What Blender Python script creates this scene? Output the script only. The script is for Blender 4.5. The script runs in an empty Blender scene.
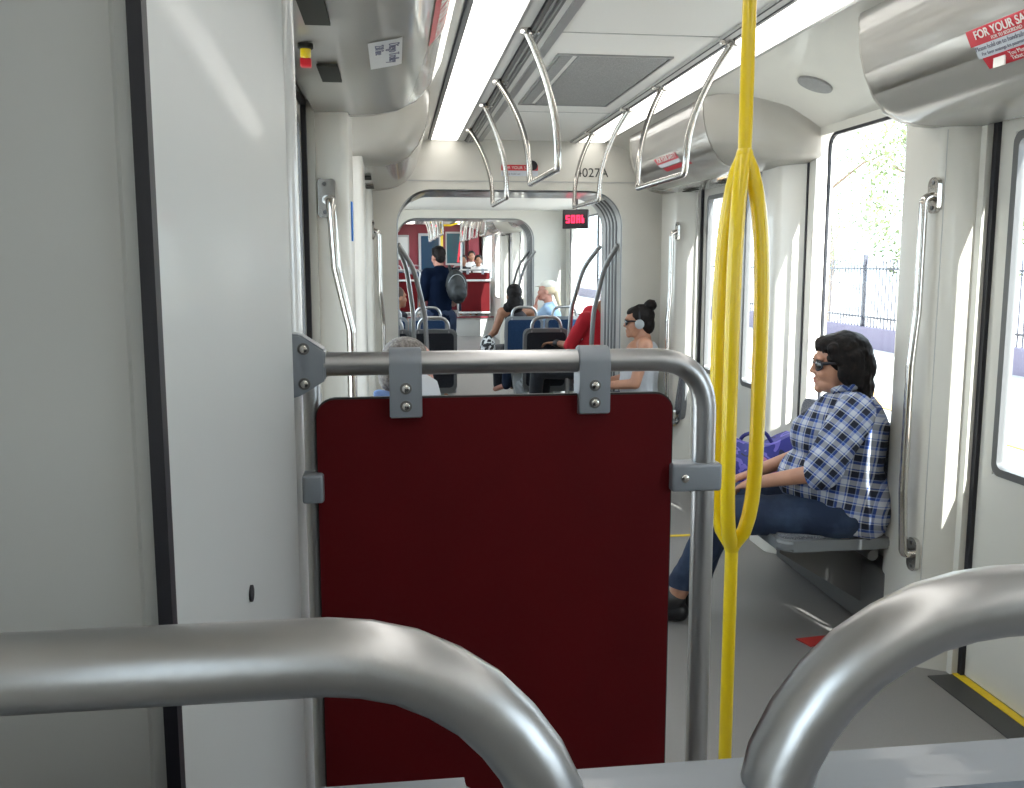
import bpy, bmesh, math, random
from mathutils import Vector, Matrix, Euler
random.seed(7)
PI = math.pi
S = bpy.context.scene
C = S.collection

# ------------------------------------------------------------------ camera, light, exposure
CAMH = 1.55
PITCH, YAW = math.radians(7.5946), math.radians(7.2846)
cam_d = bpy.data.cameras.new('camera'); cam = bpy.data.objects.new('camera', cam_d); C.objects.link(cam)
cam.location = (0, 0, CAMH)
cam.rotation_euler = (PI/2 - PITCH, 0, -YAW)
cam_d.sensor_width = 36; cam_d.lens = 36*915/1024; cam_d.shift_y = -10/1024
cam_d.clip_start = 0.02; cam_d.clip_end = 400
S.camera = cam
S.view_settings.view_transform = 'Standard'; S.view_settings.look = 'None'
S.view_settings.gamma = 1; S.view_settings.use_curve_mapping = False
S.view_settings.exposure = 0.0
w = bpy.data.worlds.new('sky'); S.world = w; w.use_nodes = True
bg = w.node_tree.nodes['Background']; bg.inputs[0].default_value = (0.80, 0.90, 1.0, 1); bg.inputs[1].default_value = 6.2
sun_d = bpy.data.lights.new('sun', 'SUN'); sun_d.energy = 36; sun_d.angle = 0.009; sun_d.color = (1, .97, .92)
sun = bpy.data.objects.new('sun', sun_d); C.objects.link(sun)
sun.rotation_euler = Vector((-0.27, 1.38, -1)).to_track_quat('-Z', 'Y').to_euler()
STRIP = 4.2     # ceiling light strip emission strength

# ------------------------------------------------------------------ materials
def M(name, col, rough=.5, metal=0, coat=0, noise=None, bump=None, emit=None, spec=None, sheen=0):
    m = bpy.data.materials.new(name); m.use_nodes = True
    nt = m.node_tree; b = nt.nodes['Principled BSDF']
    b.inputs['Base Color'].default_value = (*col, 1); b.inputs['Roughness'].default_value = rough
    b.inputs['Metallic'].default_value = metal; b.inputs['Coat Weight'].default_value = coat
    b.inputs['Coat Roughness'].default_value = .06
    if spec is not None: b.inputs['Specular IOR Level'].default_value = spec
    if sheen: b.inputs['Sheen Weight'].default_value = sheen
    tc = nt.nodes.new('ShaderNodeTexCoord')
    if noise:   # (scale, second colour, contrast lo, hi)
        n = nt.nodes.new('ShaderNodeTexNoise'); n.inputs['Scale'].default_value = noise[0]; n.inputs['Detail'].default_value = 4
        nt.links.new(tc.outputs['Object'], n.inputs['Vector'])
        r = nt.nodes.new('ShaderNodeMapRange'); r.inputs[1].default_value = noise[2]; r.inputs[2].default_value = noise[3]
        nt.links.new(n.outputs[0], r.inputs[0])
        mx = nt.nodes.new('ShaderNodeMix'); mx.data_type = 'RGBA'
        mx.inputs[6].default_value = (*col, 1); mx.inputs[7].default_value = (*noise[1], 1)
        nt.links.new(r.outputs[0], mx.inputs[0]); nt.links.new(mx.outputs[2], b.inputs['Base Color'])
    if bump:    # (scale, strength, stretch)
        n = nt.nodes.new('ShaderNodeTexNoise'); n.inputs['Scale'].default_value = bump[0]; n.inputs['Detail'].default_value = 3
        mp = nt.nodes.new('ShaderNodeMapping'); mp.inputs['Scale'].default_value = bump[2] if len(bump) > 2 else (1, 1, 1)
        nt.links.new(tc.outputs['Object'], mp.inputs[0]); nt.links.new(mp.outputs[0], n.inputs['Vector'])
        bp = nt.nodes.new('ShaderNodeBump'); bp.inputs['Strength'].default_value = bump[1]; bp.inputs['Distance'].default_value = .004
        nt.links.new(n.outputs[0], bp.inputs['Height']); nt.links.new(bp.outputs[0], b.inputs['Normal'])
    if emit:
        b.inputs['Emission Color'].default_value = (*emit[0], 1); b.inputs['Emission Strength'].default_value = emit[1]
    return m

wall_m = M('cream_plastic', (.64, .625, .57), .32, coat=.35, noise=(2.2, (.60, .585, .54), .4, .7))
column_m = M('column_plastic', (.65, .63, .575), .3, coat=.3)
cover_m = M('glossy_cover_plastic', (.66, .645, .61), .2, coat=.9, bump=(1.6, .25, (1, .35, 1)))
cabinet_m = M('cabinet_panel', (.54, .56, .56), .42, coat=.08, noise=(1.2, (.51, .53, .53), .4, .7))
cabinet_edge = M('cabinet_edge_gloss', (.72, .73, .73), .1, coat=1)
ceil_m = M('ceiling_panel', (.70, .69, .66), .45)
ceil_grey = M('ceiling_grey_panel', (.45, .45, .44), .5)
alu = M('grey_aluminium', (.36, .36, .36), .35, metal=.7)
dark_alu = M('dark_track', (.13, .13, .13), .4, metal=.4)
black = M('black_rubber', (.012, .012, .018), .5)
dark_slot = M('dark_vent', (.035, .035, .03), .8, spec=.1)
steel = M('brushed_stainless', (.42, .42, .425), .34, metal=1, bump=(60, .06, (1, 1, 1)))
steel_sat = M('satin_tube', (.46, .46, .47), .33, metal=1, bump=(90, .05))
chrome = M('polished_stainless', (.62, .60, .57), .16, metal=1)
clamp_m = M('cast_grey_clamp', (.25, .275, .31), .38, metal=.35, coat=.2)
yellow = M('yellow_powder_coat', (.78, .56, .005), .28, coat=.6)
yellow_line = M('yellow_floor_line', (.72, .50, .01), .5, noise=(40, (.55, .38, .02), .5, .8))
red_lam = M('dark_red_laminate', (.088, .0035, .0055), .62, spec=.12, noise=(5, (.075, .003, .005), .4, .7))
red_edge = M('laminate_edge', (.015, .012, .012), .5)
maroon = M('maroon_laminate', (.20, .022, .035), .4)
floor_m = M('speckled_vinyl', (.165, .155, .15), .42, noise=(420, (.32, .31, .30), .5, .68))
riser_m = M('grey_riser', (.42, .42, .41), .4, noise=(300, (.52, .52, .51), .5, .7))
mat_m = M('dark_threshold_vinyl', (.035, .035, .035), .5, noise=(500, (.09, .09, .09), .55, .7))
ring_m = M('grey_bellows', (.23, .24, .25), .4, coat=.3)
ring_light = M('light_bellows', (.48, .48, .47), .4, coat=.2)
glass_m = bpy.data.materials.new('window_glass'); glass_m.use_nodes = True
nt = glass_m.node_tree; nt.nodes.clear()
o_ = nt.nodes.new('ShaderNodeOutputMaterial'); mxs = nt.nodes.new('ShaderNodeMixShader'); tr = nt.nodes.new('ShaderNodeBsdfTransparent')
tr.inputs[0].default_value = (.90, .93, .93, 1); gl = nt.nodes.new('ShaderNodeBsdfGlossy'); gl.inputs['Roughness'].default_value = .03
lw = nt.nodes.new('ShaderNodeLayerWeight'); fr = nt.nodes.new('ShaderNodeMapRange'); fr.inputs[1].default_value = .55; fr.inputs[2].default_value = 1; fr.inputs[3].default_value = .04; fr.inputs[4].default_value = .5; nt.links.new(lw.outputs['Facing'], fr.inputs[0])
nt.links.new(fr.outputs[0], mxs.inputs[0]); nt.links.new(tr.outputs[0], mxs.inputs[1]); nt.links.new(gl.outputs[0], mxs.inputs[2]); nt.links.new(mxs.outputs[0], o_.inputs[0])
teal_glass = M('dark_teal_glass', (.02, .10, .13), .1, coat=1)
blue_glass = M('dark_blue_glass', (.01, .05, .11), .1, coat=1)
tube_light = M('light_diffuser', (.9, .9, .9), .5, emit=((1, .965, .90), STRIP))
shell_m = M('grey_seat_shell', (.17, .18, .19), .4, coat=.2)
frame_m = M('pale_seat_frame', (.33, .35, .36), .35, metal=.3)
fab_blue = M('blue_seat_fabric', (.008, .022, .055), .95, spec=.15, noise=(180, (.018, .040, .09), .4, .6))
fab_dark = M('charcoal_seat_fabric', (.012, .015, .022), .95, noise=(200, (.03, .035, .05), .45, .65), sheen=.2)
fab_grey = M('grey_speckled_fabric', (.09, .095, .11), .95, noise=(350, (.30, .30, .32), .5, .62))
label_red = M('red_sticker', (.62, .03, .05), .35)
label_white = M('pale_sticker', (.62, .66, .72), .35)
ink_white = M('white_ink', (.85, .83, .80), .5)
ink_black = M('black_ink', (.02, .02, .02), .5)
ink_grey = M('faded_ink', (.16, .16, .22), .5)
blue_sticker = M('blue_sticker', (.03, .22, .75), .4)
led_red = M('red_led', (.5, .0, .02), .5, emit=((1, .03, .10), 2.6))
handle_red = M('red_handle', (.6, .02, .03), .3)
skin_a = M('light_brown_skin', (.46, .235, .15), .5, noise=(14, (.40, .19, .12), .4, .7))
skin_b = M('brown_skin', (.30, .14, .08), .5, noise=(14, (.26, .115, .065), .4, .7))
skin_c = M('pink_skin', (.55, .27, .20), .5, noise=(14, (.50, .22, .16), .4, .7))
lips_m = M('lips', (.38, .11, .09), .4)
hair_dark = M('dark_hair', (.006, .0045, .0045), .6, spec=.2, bump=(70, 1.0, (1, 1, .12)), noise=(60, (.022, .014, .011), .5, .8))
hair_grey = M('grey_cropped_hair', (.10, .085, .075), .7, bump=(300, .5), noise=(90, (.24, .21, .19), .42, .65))
hair_blond = M('blond_hair', (.62, .50, .33), .6, bump=(70, .8, (1, 1, .12)))
denim = M('dark_denim', (.010, .020, .050), .9, noise=(9, (.030, .052, .10), .42, .75), bump=(160, .3))
lens_m = M('dark_lens', (.01, .01, .012), .08, coat=1)
shoe_m = M('black_shoe', (.01, .01, .012), .4)
shoe_white = M('pale_shoe_trim', (.6, .6, .62), .5)

def plaid(name, ax_u, ax_v, scale):
    """woven check: bands along two object-space directions"""
    m = bpy.data.materials.new(name); m.use_nodes = True; nt = m.node_tree; N = nt.nodes; L = nt.links
    b = N['Principled BSDF']; b.inputs['Roughness'].default_value = .85
    tc = N.new('ShaderNodeTexCoord')
    def axis(v):
        d = N.new('ShaderNodeVectorMath'); d.operation = 'DOT_PRODUCT'; d.inputs[1].default_value = v
        L.new(tc.outputs['Object'], d.inputs[0])
        s = N.new('ShaderNodeMath'); s.operation = 'MULTIPLY'; s.inputs[1].default_value = scale; L.new(d.outputs['Value'], s.inputs[0])
        f = N.new('ShaderNodeMath'); f.operation = 'FRACT'; L.new(s.outputs[0], f.inputs[0])
        return f.outputs[0]
    ramp_cols = [(0, (.46, .48, .54)), (.26, (.02, .07, .32)), (.40, (.20, .26, .44)), (.46, (.004, .006, .018)), (.82, (.46, .48, .54)), (.89, (.02, .07, .30)), (.96, (.46, .48, .54))]
    outs = []
    for ax in (ax_u, ax_v):
        r = N.new('ShaderNodeValToRGB'); r.color_ramp.interpolation = 'CONSTANT'
        e = r.color_ramp.elements
        e[0].position = 0; e[0].color = (*ramp_cols[0][1], 1); e[1].position = ramp_cols[1][0]; e[1].color = (*ramp_cols[1][1], 1)
        for p, c in ramp_cols[2:]:
            k = e.new(p); k.color = (*c, 1)
        L.new(axis(ax), r.inputs[0]); outs.append(r.outputs[0])
    mx = N.new('ShaderNodeMix'); mx.data_type = 'RGBA'; mx.inputs[0].default_value = .5
    L.new(outs[0], mx.inputs[6]); L.new(outs[1], mx.inputs[7]); L.new(mx.outputs[2], b.inputs['Base Color'])
    return m
plaid_body = plaid('blue_white_plaid', (.35, .94, .10), (.1, -.15, 1), 15)
plaid_sleeve = plaid('blue_white_plaid_sleeve', (.2, .80, .62), (.2, -.62, .80), 15)

# ------------------------------------------------------------------ helpers
ORG = {}
def link(o):
    C.objects.link(o); return o
def thing(name, label, cat, loc=(0, 0, 0), rz=0, group=None):
    o = link(bpy.data.objects.new(name, None)); o.location = loc; o.rotation_euler = (0, 0, rz); o.empty_display_size = .05
    o['label'] = label; o['category'] = cat
    if group: o['group'] = group
    ORG[o.name] = Vector(loc); return o
def finish_mesh(me, mat, smooth=True, angle=40):
    if mat: me.materials.append(mat)
    if smooth:
        for p in me.polygons: p.use_smooth = True
        me.set_sharp_from_angle(angle=math.radians(angle))
def part(name, bm, mat, parent=None, world=True, smooth=True, label=None, bevel=0):
    """one mesh object; when world, the bmesh is in world space and parent has no rotation"""
    if isinstance(bm, bpy.types.Mesh): me = bm
    else:
        if parent is not None and world:
            bmesh.ops.translate(bm, vec=-ORG[parent.name], verts=bm.verts)
        if bevel:
            bmesh.ops.bevel(bm, geom=bm.edges[:], offset=bevel, segments=3, profile=.6, affect='EDGES', clamp_overlap=True)
        bmesh.ops.recalc_face_normals(bm, faces=bm.faces)
        me = bpy.data.meshes.new(name); bm.to_mesh(me); bm.free()
    finish_mesh(me, mat, smooth)
    o = link(bpy.data.objects.new(name, me)); o.parent = parent
    if parent is not None: ORG[o.name] = ORG[parent.name]
    else: ORG[o.name] = Vector((0, 0, 0))
    if label: o['label'] = label
    return o
def single(name, bm, mat, label, cat, group=None, smooth=True, bevel=0):
    o = part(name, bm, mat, None, smooth=smooth, bevel=bevel); o['label'] = label; o['category'] = cat
    if group: o['group'] = group
    return o
def struct(name, bm, mat, parent=None, smooth=True, bevel=0):
    o = part(name, bm, mat, parent, smooth=smooth, bevel=bevel)
    if parent is None: o['kind'] = 'structure'
    return o
def B(): return bmesh.new()
def box(bm, x0, x1, y0, y1, z0, z1):
    v = [bm.verts.new((x, y, z)) for x in (x0, x1) for y in (y0, y1) for z in (z0, z1)]
    for f in ((0, 1, 3, 2), (4, 6, 7, 5), (0, 4, 5, 1), (2, 3, 7, 6), (0, 2, 6, 4), (1, 5, 7, 3)):
        bm.faces.new([v[i] for i in f])
    return bm
def bx(*a): return box(B(), *a)
def fillet(pts, r, n=8):
    pts = [Vector(p) for p in pts]; out = [pts[0]]
    for i in range(1, len(pts)-1):
        a, b, c = pts[i-1], pts[i], pts[i+1]
        u, v = (a-b), (c-b); rr = r[i-1] if isinstance(r, (list, tuple)) else r
        ang = u.angle(v)
        d = min(rr/math.tan(ang/2), u.length*.49, v.length*.49)
        p0, p1 = b+u.normalized()*d, b+v.normalized()*d
        for k in range(n+1):
            t = k/n; out.append(p0*(1-t)**2 + b*2*t*(1-t) + p1*t*t)
    out.append(pts[-1]); return out
def tube(bm, pts, r, seg=16, closed=False, caps=True):
    pts = [Vector(p) for p in pts]; n = len(pts)
    rad = r if isinstance(r, (list, tuple)) else [r]*n
    rings = []; up = None
    for i, p in enumerate(pts):
        if closed: t = pts[(i+1) % n]-pts[i-1]
        else: t = pts[min(i+1, n-1)]-pts[max(i-1, 0)]
        if t.length < 1e-9: t = Vector((0, 0, 1))
        t.normalize()
        if up is None:
            up = Vector((0, 0, 1)) if abs(t.z) < .9 else Vector((1, 0, 0))
        up = (up - t*up.dot(t)); up.normalize(); s = t.cross(up)
        rings.append([bm.verts.new(p + (up*math.cos(2*PI*k/seg) + s*math.sin(2*PI*k/seg))*rad[i]) for k in range(seg)])
    m = n if closed else n-1
    for i in range(m):
        a, b = rings[i], rings[(i+1) % n]
        for k in range(seg):
            bm.faces.new((a[k], a[(k+1) % seg], b[(k+1) % seg], b[k]))
    if caps and not closed:
        bm.faces.new(rings[0][::-1]); bm.faces.new(rings[-1])
    return bm
def prism(bm, prof, y0, y1, axis='y'):
    """extrude a closed outline (a,b) along an axis"""
    def P(a, b, c): return {'y': (a, c, b), 'x': (c, a, b), 'z': (a, b, c)}[axis]
    A = [bm.verts.new(P(a, b, y0)) for a, b in prof]; D = [bm.verts.new(P(a, b, y1)) for a, b in prof]
    n = len(prof)
    for i in range(n): bm.faces.new((A[i], A[(i+1) % n], D[(i+1) % n], D[i]))
    bm.faces.new(A[::-1]); bm.faces.new(D); return bm
def rrect(x0, x1, z0, z1, r, n=6):
    out = []
    for cx, cz, a0 in ((x1-r, z0+r, -90), (x1-r, z1-r, 0), (x0+r, z1-r, 90), (x0+r, z0+r, 180)):
        for k in range(n+1):
            a = math.radians(a0+90*k/n); out.append((cx+r*math.cos(a), cz+r*math.sin(a)))
    return out
def disc(bm, c, r, h, axis, seg=20):
    c = Vector(c); a = Vector(axis).normalized(); return tube(bm, [c, c+a*h*.8, c+a*h], [r, r, r*.8], seg)
def text_mesh(s, size, ext=.0005, bold=False):
    cu = bpy.data.curves.new('txt', 'FONT'); cu.body = s; cu.size = size; cu.extrude = ext; cu.offset = .0
    if bold: cu.offset = size*.018
    ob = link(bpy.data.objects.new('txt', cu)); dg = bpy.context.evaluated_depsgraph_get()
    me = bpy.data.meshes.new_from_object(ob.evaluated_get(dg)); bpy.data.objects.remove(ob); return me
def text(name, s, size, mat, parent, origin, ex, ey, bold=False):
    """flat lettering: origin lower left, ex/ey unit directions in world"""
    me = text_mesh(s, size, bold=bold); ex = Vector(ex).normalized(); ey = Vector(ey).normalized(); ez = ex.cross(ey)
    mt = Matrix((ex, ey, ez)).transposed().to_4x4(); mt.translation = Vector(origin) - (ORG[parent.name] if parent else Vector((0, 0, 0)))
    me.transform(mt); return part(name, me, mat, parent, smooth=False)
def copy_tree(o, parent=None):
    c = o.copy(); C.objects.link(c); c.parent = parent; ORG[c.name] = ORG.get(o.name, Vector((0, 0, 0)))
    for ch in list(o.children): copy_tree(ch, c)
    return c
def dup(o, loc, rz, label, group=None):
    c = copy_tree(o); c.location = loc; c.rotation_euler = (0, 0, rz); c['label'] = label
    if group: c['group'] = group
    return c

CX = .91                          # centre line of the car
def X(s, w): return CX + s*w      # s=+1 right, -1 left
H_COL, H_WALL, H_DOOR, H_MID = 1.05, 1.155, 1.195, 1.19
ZC = 2.43

# ------------------------------------------------------------------ floor
def floors():
    struct('floor', bx(-.45, 2.3, 1.6, 19.2, -.12, 0), floor_m, smooth=False)
    struct('floor_raised_near', bx(-.45, 2.3, -2.2, 1.6, -.12, .41), floor_m, smooth=False)
    f = struct('floor_raised_far', bx(-.45, 2.3, 19.2, 23.6, -.12, .41), riser_m, smooth=False)
    struct('step_nosing', bx(-.3, 2.13, 19.16, 19.24, .39, .418), maroon, f)
    k = 1
    for y0, y1 in ((1.7, 3.05), (4.85, 6.15)):
        for s in (1, -1):
            a, b = sorted((X(s, 1.06), X(s, 1.193))); k += 1
            t = struct('trim_threshold_%d' % k, bx(a, b, y0, y1, 0, .004), mat_m)
            a, b = sorted((X(s, 1.160), X(s, 1.193)))
            struct('yellow_edge', bx(a, b, y0, y1, .004, .008), yellow_line, t)
            a, b = sorted((X(s, 1.235), X(s, 1.30)))
            struct('door_track', bx(a, b, y0, y1, .0, .02), alu, t)
    single('floor_marking', bx(1.45, 1.93, 4.89, 4.92, 0, .003), yellow_line, 'yellow line across the floor before the far door', 'floor line')
    bm = B(); prism(bm, [(1.625, 3.44), (1.652, 3.36), (1.80, 3.40), (1.80, 3.46)], 0, .004, 'z')
    single('floor_sticker', bm, M('red_floor_sticker', (.35, .02, .015), .6), 'dark red sticker on the grey floor in front of the folding seats', 'sticker')
floors()

# ------------------------------------------------------------------ side walls
def wall_seg(bm, s, y0, y1, z0, z1, w0=H_WALL, t=.09):
    a, b = sorted((X(s, w0), X(s, w0+t))); box(bm, a, b, y0, y1, z0, z1)
win_n = [0]
def window(s, y0, y1, z0, z1, w=H_WALL, mull=()):
    win_n[0] += 1
    a, b = sorted((X(s, w-.005), X(s, w+.008)))
    bm = B()
    prof = rrect(y0, y1, z0, z1, .07); inn = rrect(y0+.014, y1-.014, z0+.014, z1-.014, .058)
    ring(bm, prof, inn, a, b, 'x')
    for m in mull: box(bm, a, b, m-.02, m+.02, z0+.02, z1-.02)
    f = struct('window_%d' % win_n[0], bm, black)
    g = B(); xm = X(s, w+.004); prism(g, rrect(y0+.01, y1-.01, z0+.01, z1-.01, .06), xm-.003, xm+.003, 'x')
    struct('pane', g, glass_m, f, smooth=False)
    return f
def ring(bm, outer, inner, c0, c1, axis):
    def P(a, b, c): return {'y': (a, c, b), 'x': (c, a, b)}[axis]
    n = len(outer)
    O0 = [bm.verts.new(P(*p, c0)) for p in outer]; O1 = [bm.verts.new(P(*p, c1)) for p in outer]
    I0 = [bm.verts.new(P(*p, c0)) for p in inner]; I1 = [bm.verts.new(P(*p, c1)) for p in inner]
    for i in range(n):
        j = (i+1) % n
        for q in ((O0[i], O0[j], I0[j], I0[i]), (O1[i], I1[i], I1[j], O1[j]), (O0[i], O1[i], O1[j], O0[j]), (I0[i], I0[j], I1[j], I1[i])): bm.faces.new(q)

def side_wall(s, name, y0, y1, openings, zt=2.5, w0=H_WALL):
    """openings: (ya, yb, za, zb) cut out of the wall"""
    bm = B(); y = y0
    for ya, yb, za, zb in sorted(openings):
        if ya > y: wall_seg(bm, s, y, ya, -.1, zt, w0)
        if za > -.1: wall_seg(bm, s, ya, yb, -.1, za, w0)
        wall_seg(bm, s, ya, yb, zb, zt, w0); y = yb
    if y < y1: wall_seg(bm, s, y, y1, -.1, zt, w0)
    struct(name, bm, wall_m, smooth=False)
WIN = (.83, 2.155); SM = (.0, 2.06)
A_r = [(1.70, 3.05, *SM), (3.48, 4.37, *WIN), (4.85, 6.15, *SM)]
A_l = [(1.70, 3.05, *SM), (3.48, 4.37, *WIN), (4.85, 6.15, *SM)]
B_o = [(12.35, 13.65, *SM), (14.1, 15.1, *WIN), (15.5, 16.8, *SM), (17.3, 18.9, *WIN)]
side_wall(1, 'wall_right', -2.2, 7.0, [(-1.2, .3, 1.15, 1.95)] + A_r)
side_wall(-1, 'wall_left', 1.4, 7.0, A_l)
side_wall(-1, 'wall_left_near', -2.2, 1.4, [(-1.2, -.1, 1.15, 1.95)], w0=1.225)
side_wall(1, 'wall_right_middle', 7.0, 11.7, [(7.9, 10.9, .95, 2.05)], w0=H_MID)
side_wall(-1, 'wall_left_middle', 7.0, 11.7, [(7.9, 10.9, .95, 2.05)], w0=H_MID)
side_wall(1, 'wall_right_far', 11.7, 23.6, B_o + [(19.5, 21.6, 1.2, 2.13)])
side_wall(-1, 'wall_left_far', 11.7, 23.6, B_o + [(19.5, 21.6, 1.2, 2.13)])
window(1, -1.2, .3, 1.15, 1.95); window(-1, -1.2, -.1, 1.15, 1.95, w=1.225)  # unseen windows behind the camera, added to bring daylight onto the foreground
for s in (1, -1):
    window(s, 3.48, 4.24, *WIN); window(s, 7.9, 10.9, .95, 2.05, w=H_MID, mull=(9.4,))
    window(s, 14.1, 15.1, *WIN); window(s, 17.3, 18.9, *WIN); window(s, 19.5, 21.6, 1.2, 2.13)
struct('wall_back', bx(-.5, 2.4, -2.3, -2.2, -.1, 2.5), wall_m, smooth=False)

# window reveal + gasket strips beside each column
def columns():
    k = [0]
    def col(s, y0, y1, ch=.07):
        k[0] += 1
        w0, w1 = H_COL, H_WALL+.02
        near = [(w1, y0), (w1-.018, y0), (w0+.020, y0+ch), (w0+.006, y0+ch+.015), (w0, y0+ch+.04)] if ch else [(w1, y0)] + [(w0+.03-.03*math.sin(PI/2*i/8), y0+.03-.03*math.cos(PI/2*i/8)) for i in range(9)]
        pr = near + [(w0+.07-.07*math.cos(PI/2*i/8), y1-.07+.07*math.sin(PI/2*i/8)) for i in range(9)] + [(w1, y1)]
        bm = B(); prism(bm, [(X(s, a), b) for a, b in pr], 0, 2.22, 'z')
        return struct('trim_column_%d' % k[0], bm, column_m)
    for s in (1, -1):
        for y0, y1 in ((3.08, 3.44), (4.46, 4.84), (6.18, 6.70), (11.92, 12.3), (13.7, 14.05), (15.15, 15.45), (16.85, 17.25)):
            c = col(s, y0, y1, 0 if s < 0 else {3.08: .05, 4.46: .085, 13.7: .085}.get(y0, .09))
            if s == 1 and y0 == 3.08:
                struct('column_seam', bx(1.972, 1.978, 3.136, 3.142, .02, 2.02), ceil_grey, c)
                # round key lock, hinge points and the small black socket on the door-side face
                y0 = 3.115
                bm = B(); disc(bm, (2.045, y0, 1.07), .016, -.006, (0, 1, 0)); struct('key_lock', bm, chrome, c)
                bm = B(); disc(bm, (2.045, y0-.005, 1.07), .006, -.004, (0, 1, 0)); struct('key_slot', bm, black, c)
                struct('socket', bx(2.03, 2.046, y0-.004, y0+.004, .44, .475), black, c)
                bm = B()
                for dx, dz in ((-.022, .05), (.018, .05), (-.022, -.02), (.018, -.02), (-.004, -.05)):
                    disc(bm, (2.038+dx, y0+.001, .447+dz), .004, -.004, (0, 1, 0), 8)
                struct('socket_screws', bm, dark_slot, c)
        struct('trim_window_gasket_%s' % ('right' if s > 0 else 'left'), bx(*sorted((X(s, H_WALL-.006), X(s, H_WALL+.002))), 4.442, 4.456, .3, 2.16), black)
        # plain closing panels between step and first door
        if s == -1:
            pass
columns()

# ------------------------------------------------------------------ sliding doors
door_n = [0]
def door_pair(s, y0, y1):
    door_n[0] += 1; D = None
    ym = (y0+y1)/2
    bm = B(); a, b = sorted((X(s, H_DOOR-.016), X(s, H_DOOR+.006)))
    box(bm, a, b, y0, y0+.022, 0, 2.06); box(bm, a, b, y1-.022, y1, 0, 2.06); box(bm, a, b, y0, y1, 2.04, 2.06)
    D = struct('door_%d' % door_n[0], bm, black)
    for i, (ya, yb) in enumerate(((y0+.022, ym-.008), (ym+.008, y1-.022))):
        a, b = sorted((X(s, H_DOOR), X(s, H_DOOR+.035)))
        bm = B(); out = [(ya, .01), (yb, .01), (yb, 2.04), (ya, 2.04)]
        wy0, wy1, wz0, wz1 = ya+.075, yb-.13 if i == 0 else yb-.075, .80, 1.99
        if i == 1: wy0 = ya+.13
        # leaf as four boxes round the glass
        box(bm, a, b, ya, wy0, .01, 2.04); box(bm, a, b, wy1, yb, .01, 2.04); box(bm, a, b, wy0, wy1, .01, wz0); box(bm, a, b, wy0, wy1, wz1, 2.04)
        leaf = struct('door_leaf', bm, wall_m, D, smooth=False)
        bm = B(); a2, b2 = sorted((X(s, H_DOOR-.006), X(s, H_DOOR+.03)))
        ring(bm, rrect(wy0, wy1, wz0, wz1, .04), rrect(wy0+.028, wy1-.028, wz0+.028, wz1-.028, .025), a2, b2, 'x')
        struct('glass_seal', bm, ring_m if False else dark_alu, leaf)
        bm = B(); xm = X(s, H_DOOR+.015); prism(bm, rrect(wy0+.02, wy1-.02, wz0+.02, wz1-.02, .025), xm-.003, xm+.003, 'x')
        struct('door_glass', bm, glass_m, leaf, smooth=False)
        struct('edge_seal', bx(*sorted((X(s, H_DOOR-.002), X(s, H_DOOR+.036))), *((ym-.008, ym-.002) if i == 0 else (ym+.002, ym+.008)), .01, 2.04), black, leaf)
        xs = X(s, H_DOOR-.004); yy = (yb-.06) if i == 0 else (ya+.06)
        if i == 1:
            for z, mt in ((1.12, M('green_button', (.12, .30, .17), .4)), (1.02, dark_alu)):
                bm = B(); disc(bm, (xs+.004*s, yy, z), .032, -.012*s, (1, 0, 0)); struct('button', bm, mt, leaf)
                bm = B(); disc(bm, (xs-.006*s, yy, z), .018, -.006*s, (1, 0, 0)); struct('button_face', bm, ring_light, leaf)
        if i == 0:
            pts = fillet([(X(s, H_DOOR), yy-.0, 1.42), (X(s, H_DOOR-.04), yy, 1.40), (X(s, H_DOOR-.045), yy-.03, 1.36), (X(s, H_DOOR-.045), yy-.03, .98), (X(s, H_DOOR-.04), yy, .90), (X(s, H_DOOR), yy, .88)], .03)
            struct('door_handle', tube(B(), pts, .011, 10), steel, leaf)
for s in (1, -1):
    for y0, y1 in ((1.70, 3.05), (4.85, 6.15), (12.35, 13.65), (15.5, 16.8)): door_pair(s, y0, y1)

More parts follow.
